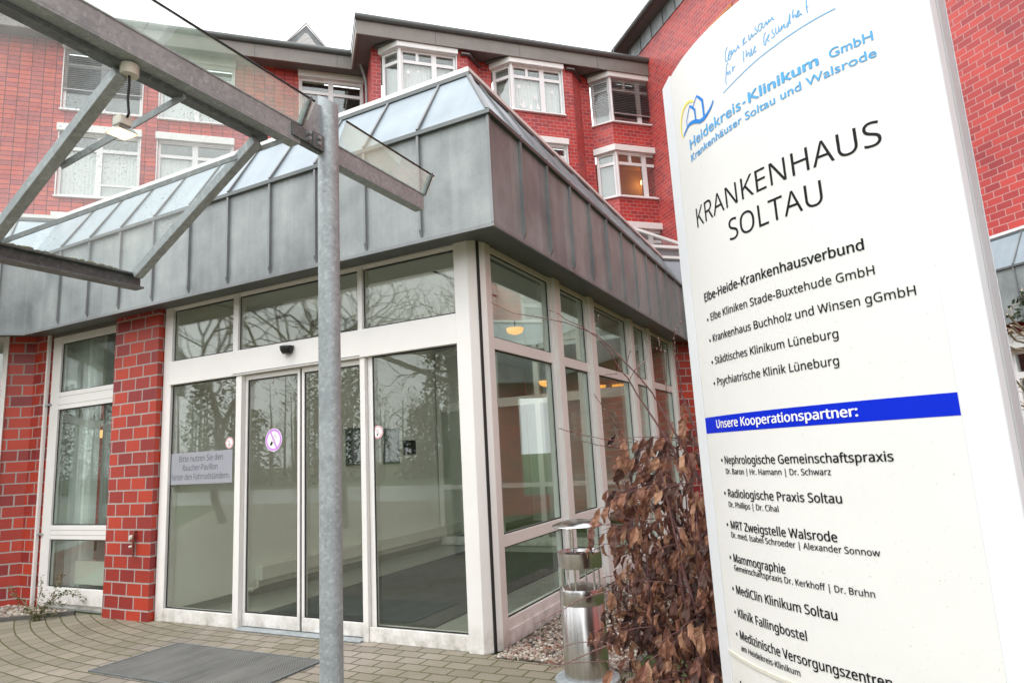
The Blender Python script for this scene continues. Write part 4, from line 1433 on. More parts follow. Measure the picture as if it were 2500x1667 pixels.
HW =  [[(-2.4891, 2.8548), (-2.4959, 2.8507), (-2.5023, 2.8403), (-2.5056, 2.8254), (-2.5067, 2.8128), (-2.5023, 2.8065), (-2.4947, 2.809), (-2.4892, 2.8151)], [(-2.4951, 2.8164), (-2.4798, 2.826), (-2.4814, 2.8354), (-2.4888, 2.8269), (-2.4928, 2.8114), (-2.4862, 2.8048), (-2.4767, 2.8169), (-2.4727, 2.8334), (-2.474, 2.8151), (-2.4669, 2.8226), (-2.4615, 2.8287), (-2.4596, 2.8168), (-2.4509, 2.822), (-2.4434, 2.8339), (-2.4432, 2.8219), (-2.4371, 2.8192)], [(-2.4244, 2.8171), (-2.4167, 2.8357), (-2.4119, 2.8408), (-2.4192, 2.8373), (-2.422, 2.8273), (-2.4161, 2.8212), (-2.4062, 2.8243)], [(-2.3956, 2.8421), (-2.3971, 2.8232), (-2.392, 2.8222), (-2.3832, 2.8376), (-2.3842, 2.8255), (-2.3786, 2.8253), (-2.37, 2.8315)], [(-2.3669, 2.8537), (-2.3694, 2.8449), (-2.3609, 2.8337), (-2.3657, 2.8264), (-2.3718, 2.828)], [(-2.3415, 2.8488), (-2.3498, 2.8507), (-2.357, 2.8438), (-2.3554, 2.829), (-2.348, 2.8289), (-2.3403, 2.8491), (-2.3423, 2.8344), (-2.3357, 2.8302), (-2.3263, 2.8459), (-2.3257, 2.833), (-2.3222, 2.833), (-2.3145, 2.8462), (-2.3158, 2.8368), (-2.3097, 2.8386), (-2.3032, 2.8469), (-2.3031, 2.8366), (-2.2966, 2.8336)], [(-2.494, 2.7941), (-2.5014, 2.7963), (-2.5073, 2.7831), (-2.5117, 2.7617), (-2.5167, 2.7407), (-2.5141, 2.7272)], [(-2.5131, 2.7626), (-2.5042, 2.7692), (-2.5032, 2.7554), (-2.4936, 2.7675), (-2.4913, 2.753), (-2.4883, 2.7524)], [(-2.4934, 2.7842), (-2.4918, 2.7827)], [(-2.4866, 2.7824), (-2.485, 2.7809)], [(-2.4787, 2.7752), (-2.4804, 2.7548), (-2.4756, 2.7662), (-2.465, 2.768)], [(-2.4253, 2.8), (-2.427, 2.7812), (-2.4285, 2.76)], [(-2.4129, 2.797), (-2.415, 2.7832), (-2.4155, 2.7707), (-2.4088, 2.7794), (-2.4033, 2.7806), (-2.4028, 2.7664), (-2.3976, 2.7656), (-2.3927, 2.7903), (-2.3937, 2.7655), (-2.3869, 2.7682), (-2.3764, 2.7871), (-2.3809, 2.7829), (-2.3851, 2.7717), (-2.3793, 2.7671), (-2.3728, 2.7688)], [(-2.3312, 2.808), (-2.3381, 2.8044), (-2.3427, 2.7891), (-2.3429, 2.771), (-2.3383, 2.7693), (-2.3339, 2.7836), (-2.3251, 2.7872)], [(-2.3306, 2.7816), (-2.3204, 2.7956), (-2.327, 2.7906), (-2.3298, 2.7788), (-2.3236, 2.7728)], [(-2.3053, 2.8042), (-2.3104, 2.8006), (-2.3091, 2.7931), (-2.3026, 2.7823), (-2.3092, 2.7763), (-2.3157, 2.7792)], [(-2.2963, 2.8031), (-2.2983, 2.7887), (-2.2949, 2.7809), (-2.2884, 2.787), (-2.2852, 2.8018), (-2.2863, 2.7857), (-2.2809, 2.7846), (-2.2755, 2.8002), (-2.2786, 2.7854), (-2.2708, 2.794), (-2.2668, 2.7992), (-2.2677, 2.7853), (-2.2634, 2.7849)], [(-2.2503, 2.7945), (-2.2567, 2.7941), (-2.2601, 2.7851), (-2.2549, 2.7841), (-2.2446, 2.8208), (-2.2486, 2.7913), (-2.2443, 2.7886)], [(-2.232, 2.8283), (-2.236, 2.8143), (-2.2368, 2.8005), (-2.2317, 2.8072), (-2.2277, 2.8058), (-2.2269, 2.7966), (-2.2227, 2.7973), (-2.2146, 2.8119), (-2.2196, 2.8128), (-2.2236, 2.7979), (-2.2168, 2.7958), (-2.2119, 2.8015), (-2.2114, 2.7979), (-2.2059, 2.7935)], [(-2.2044, 2.8169), (-2.2034, 2.8154)], [(-2.1864, 2.8466), (-2.1884, 2.8348), (-2.1916, 2.8107), (-2.1905, 2.7895)], [(-2.194, 2.8079), (-2.1848, 2.8098)], [(-2.156, 2.8297), (-2.157, 2.8121)], [(-2.1576, 2.7921), (-2.157, 2.7909)], [(-2.5353, 2.7055), (-2.4503, 2.7228), (-2.3685, 2.7377), (-2.3078, 2.7449), (-2.2519, 2.7516), (-2.1705, 2.7571), (-2.111, 2.7576)]]
mb = MB()
for st in HW[:-1]:
    stroke(mb, smooth_pts(st) if len(st) > 2 else st, 0.0028)
stroke(mb, smooth_pts(HW[-1], 6), 0.0030)
mb.build('handwriting', 'light_blue_print', SGN, recalc=False)
LG =  {'Y': [(-2.8187, 2.6803), (-2.8296, 2.7067), (-2.8282, 2.7353), (-2.8182, 2.7617), (-2.795, 2.7854), (-2.7664, 2.7933), (-2.7376, 2.7898), (-2.709, 2.7733)], 'b1': [(-2.717, 2.7566), (-2.6859, 2.781)], 'b2': [(-2.6857, 2.7821), (-2.6686, 2.7651), (-2.6527, 2.7454), (-2.6517, 2.7206), (-2.6518, 2.6795)], 'b3': [(-2.7739, 2.706), (-2.7754, 2.7284), (-2.7415, 2.7718)], 'b4': [(-2.7413, 2.7729), (-2.7217, 2.7557), (-2.7075, 2.7382), (-2.7073, 2.6971)], 'b5': [(-2.8119, 2.6841), (-2.7721, 2.7027), (-2.7423, 2.7033), (-2.7084, 2.6919), (-2.6818, 2.6774), (-2.6547, 2.6742), (-2.6313, 2.6796), (-2.6039, 2.6937), (-2.5891, 2.7101)]}
mb = MB()
y_ = smooth_pts(LG['Y'], 4)
stroke(mb, y_, 0.009, taper=[0.004 + 0.008 * math.sin(math.pi * (i + 3) / (len(y_) + 5)) for i in range(len(y_))])
mb.build('logo', 'yellow_print', SGN, recalc=False)
mb = MB()
stroke(mb, LG['b1'], 0.0045, 0.0016)
stroke(mb, LG['b2'], 0.011, 0.0018, taper=[0.007, 0.010, 0.012, 0.011, 0.010])
stroke(mb, LG['b3'], 0.0040, 0.0016)
stroke(mb, LG['b4'], 0.009, 0.0018, taper=[0.007, 0.010, 0.010, 0.008])
b5 = smooth_pts(LG['b5'], 4)
stroke(mb, b5, 0.012, 0.0020, taper=[0.004 + 0.011 * math.sin(math.pi * min(1, (i + 2) / (len(b5) + 2))) ** 1.1 for i in range(len(b5))])
mb.build('logo', 'mid_blue_print', SGN, recalc=False)

# ------------------------------------------------------------------ ashtray column
ASH = thing('ashtray_column', 'stainless steel standing ashtray with domed lid on a round base plate', 'ashtray', (0.866, -0.30, 0.0))
mb = MB(); mb.lathe([(0.215, 0.002), (0.215, 0.018), (0.205, 0.024), (0.0, 0.024)], (0, 0, 0), 40)
mb.build('base_plate', 'galvanised_steel', ASH, smooth=True)
mb = MB(); mb.lathe([(0.150, 0.024), (0.150, 0.480), (0.1475, 0.484), (0.1475, 0.489), (0.150, 0.493), (0.150, 0.575), (0.146, 0.588), (0.05, 0.612), (0.0, 0.614)], (0, 0, 0), 44)
mb.build('column', 'stainless_steel', ASH, smooth=True)
mb = MB()
for a in (0.6, 1.65, 2.7, 3.75, 4.8, 5.85):
    mb.tube([(0.128 * math.cos(a), 0.128 * math.sin(a), 0.585), (0.128 * math.cos(a), 0.128 * math.sin(a), 0.735)], 0.007, 8)
mb.build('rod', 'stainless_steel', ASH, smooth=True)
mb = MB(); mb.lathe([(0.0, 0.722), (0.148, 0.722), (0.152, 0.730), (0.152, 0.820), (0.148, 0.822), (0.145, 0.818), (0.143, 0.760), (0.0, 0.758)], (0, 0, 0), 44)
cup = mb.build('ash_cup', 'stainless_steel', ASH, smooth=True)
mb = MB(); mb.lathe([(0.0, 0.788), (0.1425, 0.790), (0.1425, 0.795), (0.06, 0.802), (0.0, 0.806)], (0, 0, 0), 30)
mb.build('sand', 'black_rubber', cup)
mb = MB()
for a in (4.4, 0.9, 2.4):
    mb.tube([(0.085 * math.cos(a), 0.085 * math.sin(a), 0.75), (0.085 * math.cos(a), 0.085 * math.sin(a), 1.0)], 0.007, 8)
mb.build('lid_support', 'stainless_steel', ASH, smooth=True)
mb = MB(); mb.lathe([(0.0, 0.985), (0.168, 0.985), (0.176, 0.990), (0.172, 0.997), (0.12, 1.018), (0.06, 1.030), (0.0, 1.033)], (0, 0, 0), 44)
mb.build('lid', 'stainless_steel', ASH, smooth=True)

# ------------------------------------------------------------------ mats, stickers, tap, plate
def mat_material(key, c0, c1, sc):
    t = NT(key)
    tc = t.n("TexCoord")
    mp = t.n("Mapping"); mp.inputs["Scale"].default_value = (sc, sc * 0.9, 1)
    t.l(tc.outputs["Object"], mp.inputs[0])
    ch = t.n("TexChecker", i_Scale=1.0)
    t.l(mp.outputs[0], ch.inputs["Vector"])
    nz = t.noise(tc.outputs["Object"], 2.4, 5, 0.65)
    st = t.n("Mapping"); st.inputs["Scale"].default_value = (7, 0.9, 1); st.inputs["Rotation"].default_value = (0, 0, 0.35)
    t.l(tc.outputs["Object"], st.inputs[0])
    sn = t.noise(st.outputs[0], 1.0, 4, 0.65)
    f = t.math('ADD', t.math('MULTIPLY', ch.outputs["Fac"], 0.20), t.math('ADD', t.math('MULTIPLY', nz, 0.45), t.math('MULTIPLY', sn, 0.55)))
    c = t.ramp(f, (0.32, c0), (0.78, c1))
    p = t.bsdf(Base_Color=c, Roughness=0.8)
    t.l(t.bump(ch.outputs["Fac"], 0.5, 0.004), p.inputs["Normal"])
    M[key] = t.m
mat_material('rubber_mat', (0.040, 0.043, 0.043), (0.185, 0.185, 0.172), 84)
mat_material('carpet_mat', (0.030, 0.034, 0.036), (0.070, 0.075, 0.075), 120)
mb = MB(); mb.box(-2.905, -1.24, -1.30, -0.55, 0.002, 0.010)
MT = mb.build('door_mat', 'rubber_mat')
tag(MT, 'grey worn rubber mat let into the paving outside the sliding doors', 'mat')
mb = MB()
for b in ((-2.925, -1.22, -0.55, -0.537), (-2.925, -1.22, -1.313, -1.30), (-2.925, -2.905, -1.30, -0.55), (-1.24, -1.22, -1.30, -0.55)):
    mb.box(b[0], b[1], b[2], b[3], 0.002, 0.013)
mb.build('mat_frame', 'dark_steel', MT)
mb = MB(); mb.box(-3.05, -0.89, 0.50, 4.6, 0.008, 0.020)
tag(mb.build('entrance_carpet', 'carpet_mat'), 'large dark grey carpet mat on the floor inside the glass doors', 'mat')

def disc(mb, cx_, cz_, r0, r1, y, n=36):
    for i in range(n):
        a, b = 2 * math.pi * i / n, 2 * math.pi * (i + 1) / n
        if r0 == 0:
            mb.add([(cx_, y, cz_), (cx_ + r1 * math.cos(a), y, cz_ + r1 * math.sin(a)), (cx_ + r1 * math.cos(b), y, cz_ + r1 * math.sin(b))], [(0, 1, 2)])
        else:
            mb.add([(cx_ + r0 * math.cos(a), y, cz_ + r0 * math.sin(a)), (cx_ + r1 * math.cos(a), y, cz_ + r1 * math.sin(a)), (cx_ + r1 * math.cos(b), y, cz_ + r1 * math.sin(b)), (cx_ + r0 * math.cos(b), y, cz_ + r0 * math.sin(b))], [(0, 1, 2, 3)])
def no_smoking(cx_, cz_, r, y, ring, label, big):
    mb = MB(); mb.lathe([(0, 0), (r, 0), (r, 0.0015), (0, 0.0015)], (0, 0, 0), 36)
    mb.v = [(cx_ + p[0], y - p[2], cz_ + p[1]) for p in mb.v]
    d = mb.build('sticker', 'white_print')
    tag(d, label, 'sticker', 'round no-smoking stickers on the glass doors')
    mb = MB()
    disc(mb, cx_, cz_, r * (0.76 if big else 0.80), r * 0.95, y - 0.0022)
    a = R(-62 if big else -45)
    dx, dz = math.cos(a), math.sin(a)
    wv = r * (0.075 if big else 0.04)
    e = r * 0.8
    mb.add([(cx_ - dx * e - dz * wv, y - 0.0026, cz_ - dz * e + dx * wv), (cx_ + dx * e - dz * wv, y - 0.0026, cz_ + dz * e + dx * wv), (cx_ + dx * e + dz * wv, y - 0.0026, cz_ + dz * e - dx * wv), (cx_ - dx * e + dz * wv, y - 0.0026, cz_ - dz * e - dx * wv)], [(0, 1, 2, 3)])
    mb.build('prohibition_ring', ring, d)
    mb = MB()
    ca, sa = (math.cos(R(52)), math.sin(R(52))) if big else (math.cos(R(80)), math.sin(R(80)))
    def loc(u, v):
        return (cx_ + r * (u * ca - v * sa), y - 0.0020, cz_ + r * (u * sa + v * ca))
    mb.add([loc(-0.58, -0.10), loc(-0.22, -0.10), loc(-0.22, 0.12), loc(-0.58, 0.12)], [(0, 1, 2, 3)])
    for (u0, v0), (u1, v1) in (((-0.22, -0.10), (0.42, -0.10)), ((-0.22, 0.12), (0.42, 0.12)), ((0.42, -0.10), (0.42, 0.12))):
        dxx, dyy = u1 - u0, v1 - v0
        q = math.hypot(dxx, dyy); nx, ny = -dyy / q * 0.012, dxx / q * 0.012
        mb.add([loc(u0 + nx, v0 + ny), loc(u1 + nx, v1 + ny), loc(u1 - nx, v1 - ny), loc(u0 - nx, v0 - ny)], [(0, 1, 2, 3)])
    mb.build('cigarette_symbol', 'black_print', d)
no_smoking(-2.402, 1.763, 0.112, 0.0495, 'violet_print', 'large violet-ringed no-smoking sticker on the sliding glass door', True)
no_smoking(-3.001, 1.768, 0.058, 0.0295, 'red_print', 'small red no-smoking sticker above the grey notice plate', False)
no_smoking(-1.105, 1.756, 0.058, 0.0295, 'red_print', 'small red no-smoking sticker on the pane right of the steel post', False)
# notice plate on the left side light
mb = MB(); mb.box(-3.893, -2.950, 0.0245, 0.0285, 1.372, 1.700)
PL = mb.build('notice_plate', 'plate_grey')
tag(PL, 'grey notice plate with three lines of dark lettering on the left glass pane', 'notice')
mb = MB()
for body, xa, xb, z, cap in (("Bitte nutzen Sie den", -3.760, -3.090, 1.606, .060), ("Raucher-Pavillon", -3.700, -3.165, 1.512, .060), ("hinter den Fahrradständern.", -3.870, -2.985, 1.418, .060)):
    vs, fs = text_mesh(body, 0.0, font=GROTESK)
    x0, x1 = min(p[0] for p in vs), max(p[0] for p in vs)
    mb.add([(xa + (p[0] - x0) / (x1 - x0) * (xb - xa), 0.0240, z + p[1] * cap / CAPH) for p in vs], fs)
mb.build('lettering', 'grey_print', PL, recalc=False)
# tap on the brick pillar
TAP = thing('water_tap', 'old outdoor water tap with pale knob on the brick pillar', 'tap')
mb = MB(); mb.tube([(-4.285, -0.071, 0.90), (-4.285, -0.095, 0.90), (-4.285, -0.10, 0.86), (-4.29, -0.10, 0.74), (-4.285, -0.10, 0.66), (-4.275, -0.10, 0.635)], [0.013, 0.013, 0.014, 0.012, 0.009, 0.009], 8)
mb.build('pipe', 'copper', TAP, smooth=True)
mb = MB(); mb.tube([(-4.305, -0.085, 0.845), (-4.318, -0.125, 0.845)], 0.026, 10); mb.tube([(-4.30, -0.09, 0.755), (-4.33, -0.12, 0.75)], 0.012, 8)
mb.build('knob', 'cast_pale', TAP, smooth=True)

# ------------------------------------------------------------------ things inside the vestibule
RAD = thing('radiator', 'long low white radiator along the inner wall', 'radiator', (-3.935, 1.2, 0.16))
mb = MB(); mb.box(0.0, 0.13, 0.0, 4.7, 0.02, 0.18)
mb.build('casing', 'radiator_paint', RAD, bevel=0.006)
mb = MB(); mb.tube([(0.07, -0.02, 0.02), (0.07, -0.02, -0.05), (0.07, -0.09, -0.06)], 0.022, 10); mb.ball((0.07, -0.11, -0.06), 0.035, n=10, m=7)
mb.build('valve', 'cast_pale', RAD, smooth=True)
for (y0, y1, z0, z1, mt, lab) in ((2.83, 3.50, 1.46, 2.01, 'board_green', 'larger glass-fronted notice board on the white inner wall'), (3.70, 4.11, 1.45, 2.01, 'board_green', 'narrow glass-fronted notice board beside the larger one'), (4.235, 4.565, 1.59, 1.82, 'board_dark', 'small dark plaque on the white inner wall')):
    mb = MB(); mb.box(-3.938, -3.925, y0, y1, z0, z1)
    nb = mb.build('notice_board' if mt == 'board_green' else 'wall_plaque', mt)
    tag(nb, lab, 'notice board' if mt == 'board_green' else 'plaque')
    if mt == 'board_green':
        mb = MB()
        mb.box(-3.9245, -3.922, y0 + 0.13, y1 - 0.06, z0 + 0.06, z1 - 0.06)
        mb.build('paper_sheet', 'plate_grey', nb)
        mb = MB()
        for k in range(7):
            mb.box(-3.9245, -3.922, y0 + 0.04, y0 + 0.09, z0 + 0.06 + 0.062 * k, z0 + 0.06 + 0.062 * k + 0.03)
        mb.build('name_strip', 'board_dark', nb)
def pendant(x, y, z, lab, r=0.13):
    t = thing('ceiling_lamp', lab, 'lamp', (x, y, z), group='warm glowing lamps inside the entrance building')
    mb = MB(); mb.lathe([(0.0, -0.085), (0.05, -0.08), (0.11, -0.055), (r, 0.0), (r, 0.008), (0.0, 0.008)], (0, 0, 0), 24)
    mb.build('lamp_bowl', 'lamp_glow', t, smooth=True)
    mb = MB(); mb.tube([(0, 0, 0.009), (0, 0, max(0.03, 3.455 - z))], 0.012, 8)
    mb.build('lamp_stem', 'dark_steel', t)
pendant(-1.6, 3.9, 3.33, 'orange glowing bowl lamp high in the first side pane, nearest the corner post')
pendant(-1.6, 4.95, 2.62, 'orange glowing lamp low behind the first side mullion')
pendant(-1.6, 7.5, 2.72, 'orange glowing lamp seen through the third side pane')
pendant(-1.6, 8.7, 2.82, 'orange glowing lamp seen through the fourth side pane, farthest inside')
PD = thing('pendant_lamp', 'white pendant lamp with amber bulb inside the tall window', 'lamp', (-7.95, 1.6, 1.66))
mb = MB(); mb.lathe([(0.16, 0.0), (0.15, 0.02), (0.05, 0.05), (0.04, 0.06)], (0, 0, 0), 24)
mb.build('lamp_shade', 'shutter_white', PD, smooth=True)
mb = MB(); mb.ball((0, 0, 0.11), 0.05, n=10, m=6)
mb.build('bulb', 'lamp_glow', PD, smooth=True)
mb = MB(); mb.tube([(0, 0, 0.16), (0, 0, 1.78)], 0.006, 6)
mb.build('cord', 'black_rubber', PD)
WL = thing('wall_light', 'yellow and white glowing box light inside the tall window', 'lamp', (-8.0, 1.7, 2.2))
mb = MB(); mb.box(-0.16, 0.16, -0.02, 0.05, -0.09, 0.03)
mb.build('glow_panel', 'lamp_glow', WL)
mb = MB(); mb.box(-0.17, 0.17, -0.03, 0.05, 0.10, 0.18)
mb.build('top_panel', 'shutter_white', WL)
RD2 = thing('radiator', 'pale flat radiator low behind the tall window', 'radiator', (-5.42, 0.22, 0.0))
mb = MB(); mb.box(-0.45, 0.62, 0.0, 0.09, 0.25, 0.52)
mb.build('casing', 'radiator_paint', RD2, bevel=0.006)
mb = MB(); mb.tube([(-0.5, 0.04, 0.05), (-0.5, 0.04, 0.30), (-0.44, 0.04, 0.30)], 0.014, 8)
mb.build('pipe', 'cast_pale', RD2)
CT = thing('curtain', 'grey folded curtains hanging behind the tall window', 'curtain', (-6.15, 0.30, 0))
for x0, x1, mt in ((-0.05, 0.42, 'curtain'), (0.62, 0.86, 'grey_curtain')):
    mb = MB()
    n = 50
    for i in range(n):
        xa, xb = x0 + (x1 - x0) * i / n, x0 + (x1 - x0) * (i + 1) / n
        ya, yb = 0.035 * math.sin(i * 0.9) + 0.02 * math.sin(i * 2.3), 0.035 * math.sin((i + 1) * 0.9) + 0.02 * math.sin((i + 1) * 2.3)
        mb.quad((xa, ya, 0.06), (xb, yb, 0.06), (xb, yb, 3.4), (xa, ya, 3.4))
    mb.build('curtain_panel', mt, CT, smooth=True, recalc=False)
# ------------------------------------------------------------------ plants
# measured twig paths
TW = [
[(1.176, -1.966, 2.212), (1.249, -1.885, 2.164), (1.34, -1.799, 2.145), (1.445, -1.712, 2.117), (1.514, -1.644, 2.081), (1.557, -1.587, 2.057), (1.608, -1.529, 1.995), (1.659, -1.473, 1.916), (1.703, -1.42, 1.852), (1.75, -1.367, 1.767)] ,
[(1.423, -1.847, 2.157), (1.442, -1.792, 2.151), (1.456, -1.739, 2.127), (1.514, -1.67, 2.093), (1.562, -1.606, 2.044), (1.606, -1.545, 1.972), (1.63, -1.492, 1.886), (1.653, -1.439, 1.845), (1.675, -1.387, 1.768)] ,
[(1.998, -1.668, 2.051), (1.948, -1.607, 2.028), (1.926, -1.54, 1.99), (1.912, -1.472, 1.929), (1.902, -1.402, 1.833), (1.889, -1.333, 1.756)] ,
[(1.887, -1.693, 1.984), (1.848, -1.522, 1.987), (1.82, -1.349, 1.985)] ,
[(1.87, -1.697, 1.942), (1.891, -1.572, 1.93), (1.854, -1.461, 1.833), (1.817, -1.35, 1.757)] ,
[(1.639, -1.765, 2.117), (1.507, -1.44, 2.134)] ,
[(1.638, -1.765, 1.836), (1.592, -1.412, 1.875)] ,
[(1.824, -1.709, 1.884), (1.728, -1.554, 1.869), (1.651, -1.394, 1.844)] ,
[(1.607, -1.829, 1.746), (1.613, -1.703, 1.671), (1.634, -1.574, 1.575), (1.634, -1.451, 1.511)] ,
[(1.447, -1.891, 1.602), (1.478, -1.753, 1.577), (1.565, -1.596, 1.544), (1.649, -1.447, 1.524)] ,
[(1.54, -1.854, 1.541), (1.55, -1.663, 1.518), (1.592, -1.464, 1.499)] ,
[(1.777, -1.774, 1.933), (1.653, -1.446, 1.912)] ,
[(1.835, -1.758, 1.875), (1.685, -1.436, 1.88)] ,
[(1.279, -1.913, 0.762), (1.324, -1.847, 0.781), (1.376, -1.78, 0.805), (1.417, -1.72, 0.827), (1.469, -1.656, 0.84), (1.522, -1.594, 0.848)] ,
[(1.398, -1.858, 0.669), (1.426, -1.774, 0.662), (1.464, -1.687, 0.646), (1.505, -1.6, 0.624)] ,
[(1.32, -1.894, 0.573), (1.383, -1.81, 0.585), (1.436, -1.733, 0.6), (1.493, -1.658, 0.615), (1.533, -1.59, 0.619)] ,
[(1.266, -1.919, 0.602), (1.376, -1.795, 0.578), (1.495, -1.675, 0.563), (1.639, -1.555, 0.545)] ,
[(1.458, -1.833, 1.05), (1.475, -1.718, 1.038), (1.508, -1.599, 1.05)] ,
[(1.567, -1.79, 0.945), (1.607, -1.67, 0.938), (1.623, -1.56, 0.928)] ,
]
RT = [[(3.576, -0.112, 2.239), (3.6, -0.015, 2.193), (3.631, 0.08, 2.123)] ,
[(3.496, -0.096, 2.127), (3.54, -0.003, 2.095), (3.597, 0.088, 2.047), (3.65, 0.178, 2.018)] ,
[(3.504, -0.097, 2.062), (3.546, -0.004, 2.027), (3.593, 0.089, 2.013), (3.654, 0.178, 1.969)] ,
[(3.493, -0.095, 2.034), (3.517, 0.002, 2.011), (3.554, 0.097, 1.992), (3.608, 0.188, 1.986), (3.677, 0.275, 1.992)] ,
[(3.47, -0.091, 1.952), (3.517, 0.002, 1.937), (3.581, 0.091, 1.933), (3.642, 0.18, 1.888)] ,
[(3.465, -0.09, 1.775), (3.504, 0.004, 1.746), (3.547, 0.098, 1.701), (3.604, 0.188, 1.634)] ,
[(3.463, -0.089, 1.624), (3.514, 0.003, 1.607), (3.574, 0.092, 1.566)] ,]
RL =  [(3.562, -0.109, 2.195), (3.558, -0.109, 2.136), (3.576, -0.112, 2.205)]
ROSE = [[(-5.86, -0.18, 0.0), (-5.821, -0.106, 0.153), (-5.774, -0.02, 0.246), (-5.708, 0.1, 0.243), (-5.63, 0.234, 0.164)] ,
[(-5.86, -0.18, 0.0), (-5.831, -0.124, 0.144), (-5.793, -0.054, 0.203), (-5.773, -0.017, 0.379), (-5.761, 0.005, 0.498)] ,
[(-5.86, -0.18, 0.0), (-5.82, -0.104, 0.116), (-5.772, -0.016, 0.16), (-5.731, 0.059, 0.134)] ,
[(-5.86, -0.18, 0.0), (-5.892, -0.24, 0.142), (-5.926, -0.308, 0.25), (-5.963, -0.382, 0.31), (-5.975, -0.406, 0.42)] ,
[(-5.86, -0.18, 0.0), (-5.882, -0.222, 0.127), (-5.927, -0.31, 0.12)] ,
[(-5.86, -0.18, 0.0), (-5.86, -0.179, 0.166), (-5.845, -0.152, 0.341), (-5.851, -0.162, 0.464)] ,
[(-5.86, -0.18, 0.0), (-5.81, -0.085, 0.089), (-5.769, -0.01, 0.038)] ,
[(-5.86, -0.18, 0.0), (-5.821, -0.105, 0.128), (-5.734, 0.053, 0.27), (-5.671, 0.164, 0.275)] ,]

def leaf_material(key, cols, rough=0.6, ridge=0.0, trans=0.25):
    t = NT(key)
    g = t.n("NewGeometry")
    tc = t.n("TexCoord")
    nz = t.noise(tc.outputs["Object"], 30, 3, 0.6)
    f = t.math('ADD', t.math('MULTIPLY', g.outputs["Random Per Island"], 0.8), t.math('MULTIPLY', nz, 0.25))
    n = len(cols)
    c = t.ramp(f, *[(0.08 + 0.84 * i / (n - 1), cc) for i, cc in enumerate(cols)])
    p = t.n("BsdfPrincipled")
    t.l(c, p.inputs["Base Color"])
    p.inputs["Roughness"].default_value = rough
    tr = t.n("BsdfTranslucent")
    t.l(c, tr.inputs[0])
    mx = t.n("MixShader")
    mx.inputs[0].default_value = trans
    t.l(p.outputs[0], mx.inputs[1]); t.l(tr.outputs[0], mx.inputs[2])
    t.l(mx.outputs[0], t.out.inputs[0])
    M[key] = t.m
leaf_material('beech_leaf', [(0.085, 0.042, 0.032), (0.17, 0.080, 0.056), (0.36, 0.175, 0.105), (0.20, 0.085, 0.064), (0.52, 0.29, 0.17)], 0.5)
leaf_material('green_leaf', [(0.03, 0.06, 0.012), (0.09, 0.14, 0.03), (0.15, 0.18, 0.05), (0.22, 0.15, 0.06)], 0.5)
leaf_material('ivy_leaf', [(0.010, 0.022, 0.010), (0.03, 0.05, 0.02)], 0.35)
leaf_material('pebbles', [(0.12, 0.075, 0.06), (0.36, 0.31, 0.24), (0.22, 0.13, 0.11), (0.55, 0.51, 0.44), (0.20, 0.19, 0.16)], 0.75, trans=0.0)
leaf_material('grass_blade', [(0.035, 0.075, 0.012), (0.08, 0.14, 0.025), (0.13, 0.17, 0.045)], 0.6)
leaf_material('woods_leaf', [(0.035, 0.045, 0.028), (0.065, 0.072, 0.048), (0.11, 0.105, 0.078)], 0.9, trans=0.0)

def veined_leaf_material():
    t = NT('veined_leaf')
    g = t.n("NewGeometry")
    at = t.n("Attribute", attribute_name='vein')
    sp = t.n("SeparateXYZ")
    t.l(at.outputs["Vector"], sp.inputs[0])
    ph = t.math('SUBTRACT', t.math('MULTIPLY', sp.outputs[0], 9.0), t.math('MULTIPLY', sp.outputs[1], 2.6))
    st = t.math('MULTIPLY_ADD', t.math('SINE', t.math('MULTIPLY', ph, 6.2832)), 0.5, 0.5)
    c = t.ramp(g.outputs["Random Per Island"], (0.05, (0.055, 0.026, 0.022)), (0.32, (0.165, 0.070, 0.048)), (0.52, (0.285, 0.122, 0.082)), (0.76, (0.43, 0.205, 0.125)), (0.97, (0.60, 0.345, 0.21)))
    c = t.mix(t.math('MULTIPLY', st, 0.30), c, (0.05, 0.022, 0.018, 1))
    p = t.n("BsdfPrincipled")
    t.l(c, p.inputs["Base Color"])
    p.inputs["Roughness"].default_value = 0.40
    t.l(t.bump(st, 0.8, 0.003), p.inputs["Normal"])
    tr = t.n("BsdfTranslucent")
    t.l(c, tr.inputs[0])
    mx = t.n("MixShader")
    mx.inputs[0].default_value = 0.15
    t.l(p.outputs[0], mx.inputs[1]); t.l(tr.outputs[0], mx.inputs[2])
    t.l(mx.outputs[0], t.out.inputs[0])
    M['veined_leaf'] = t.m
veined_leaf_material()

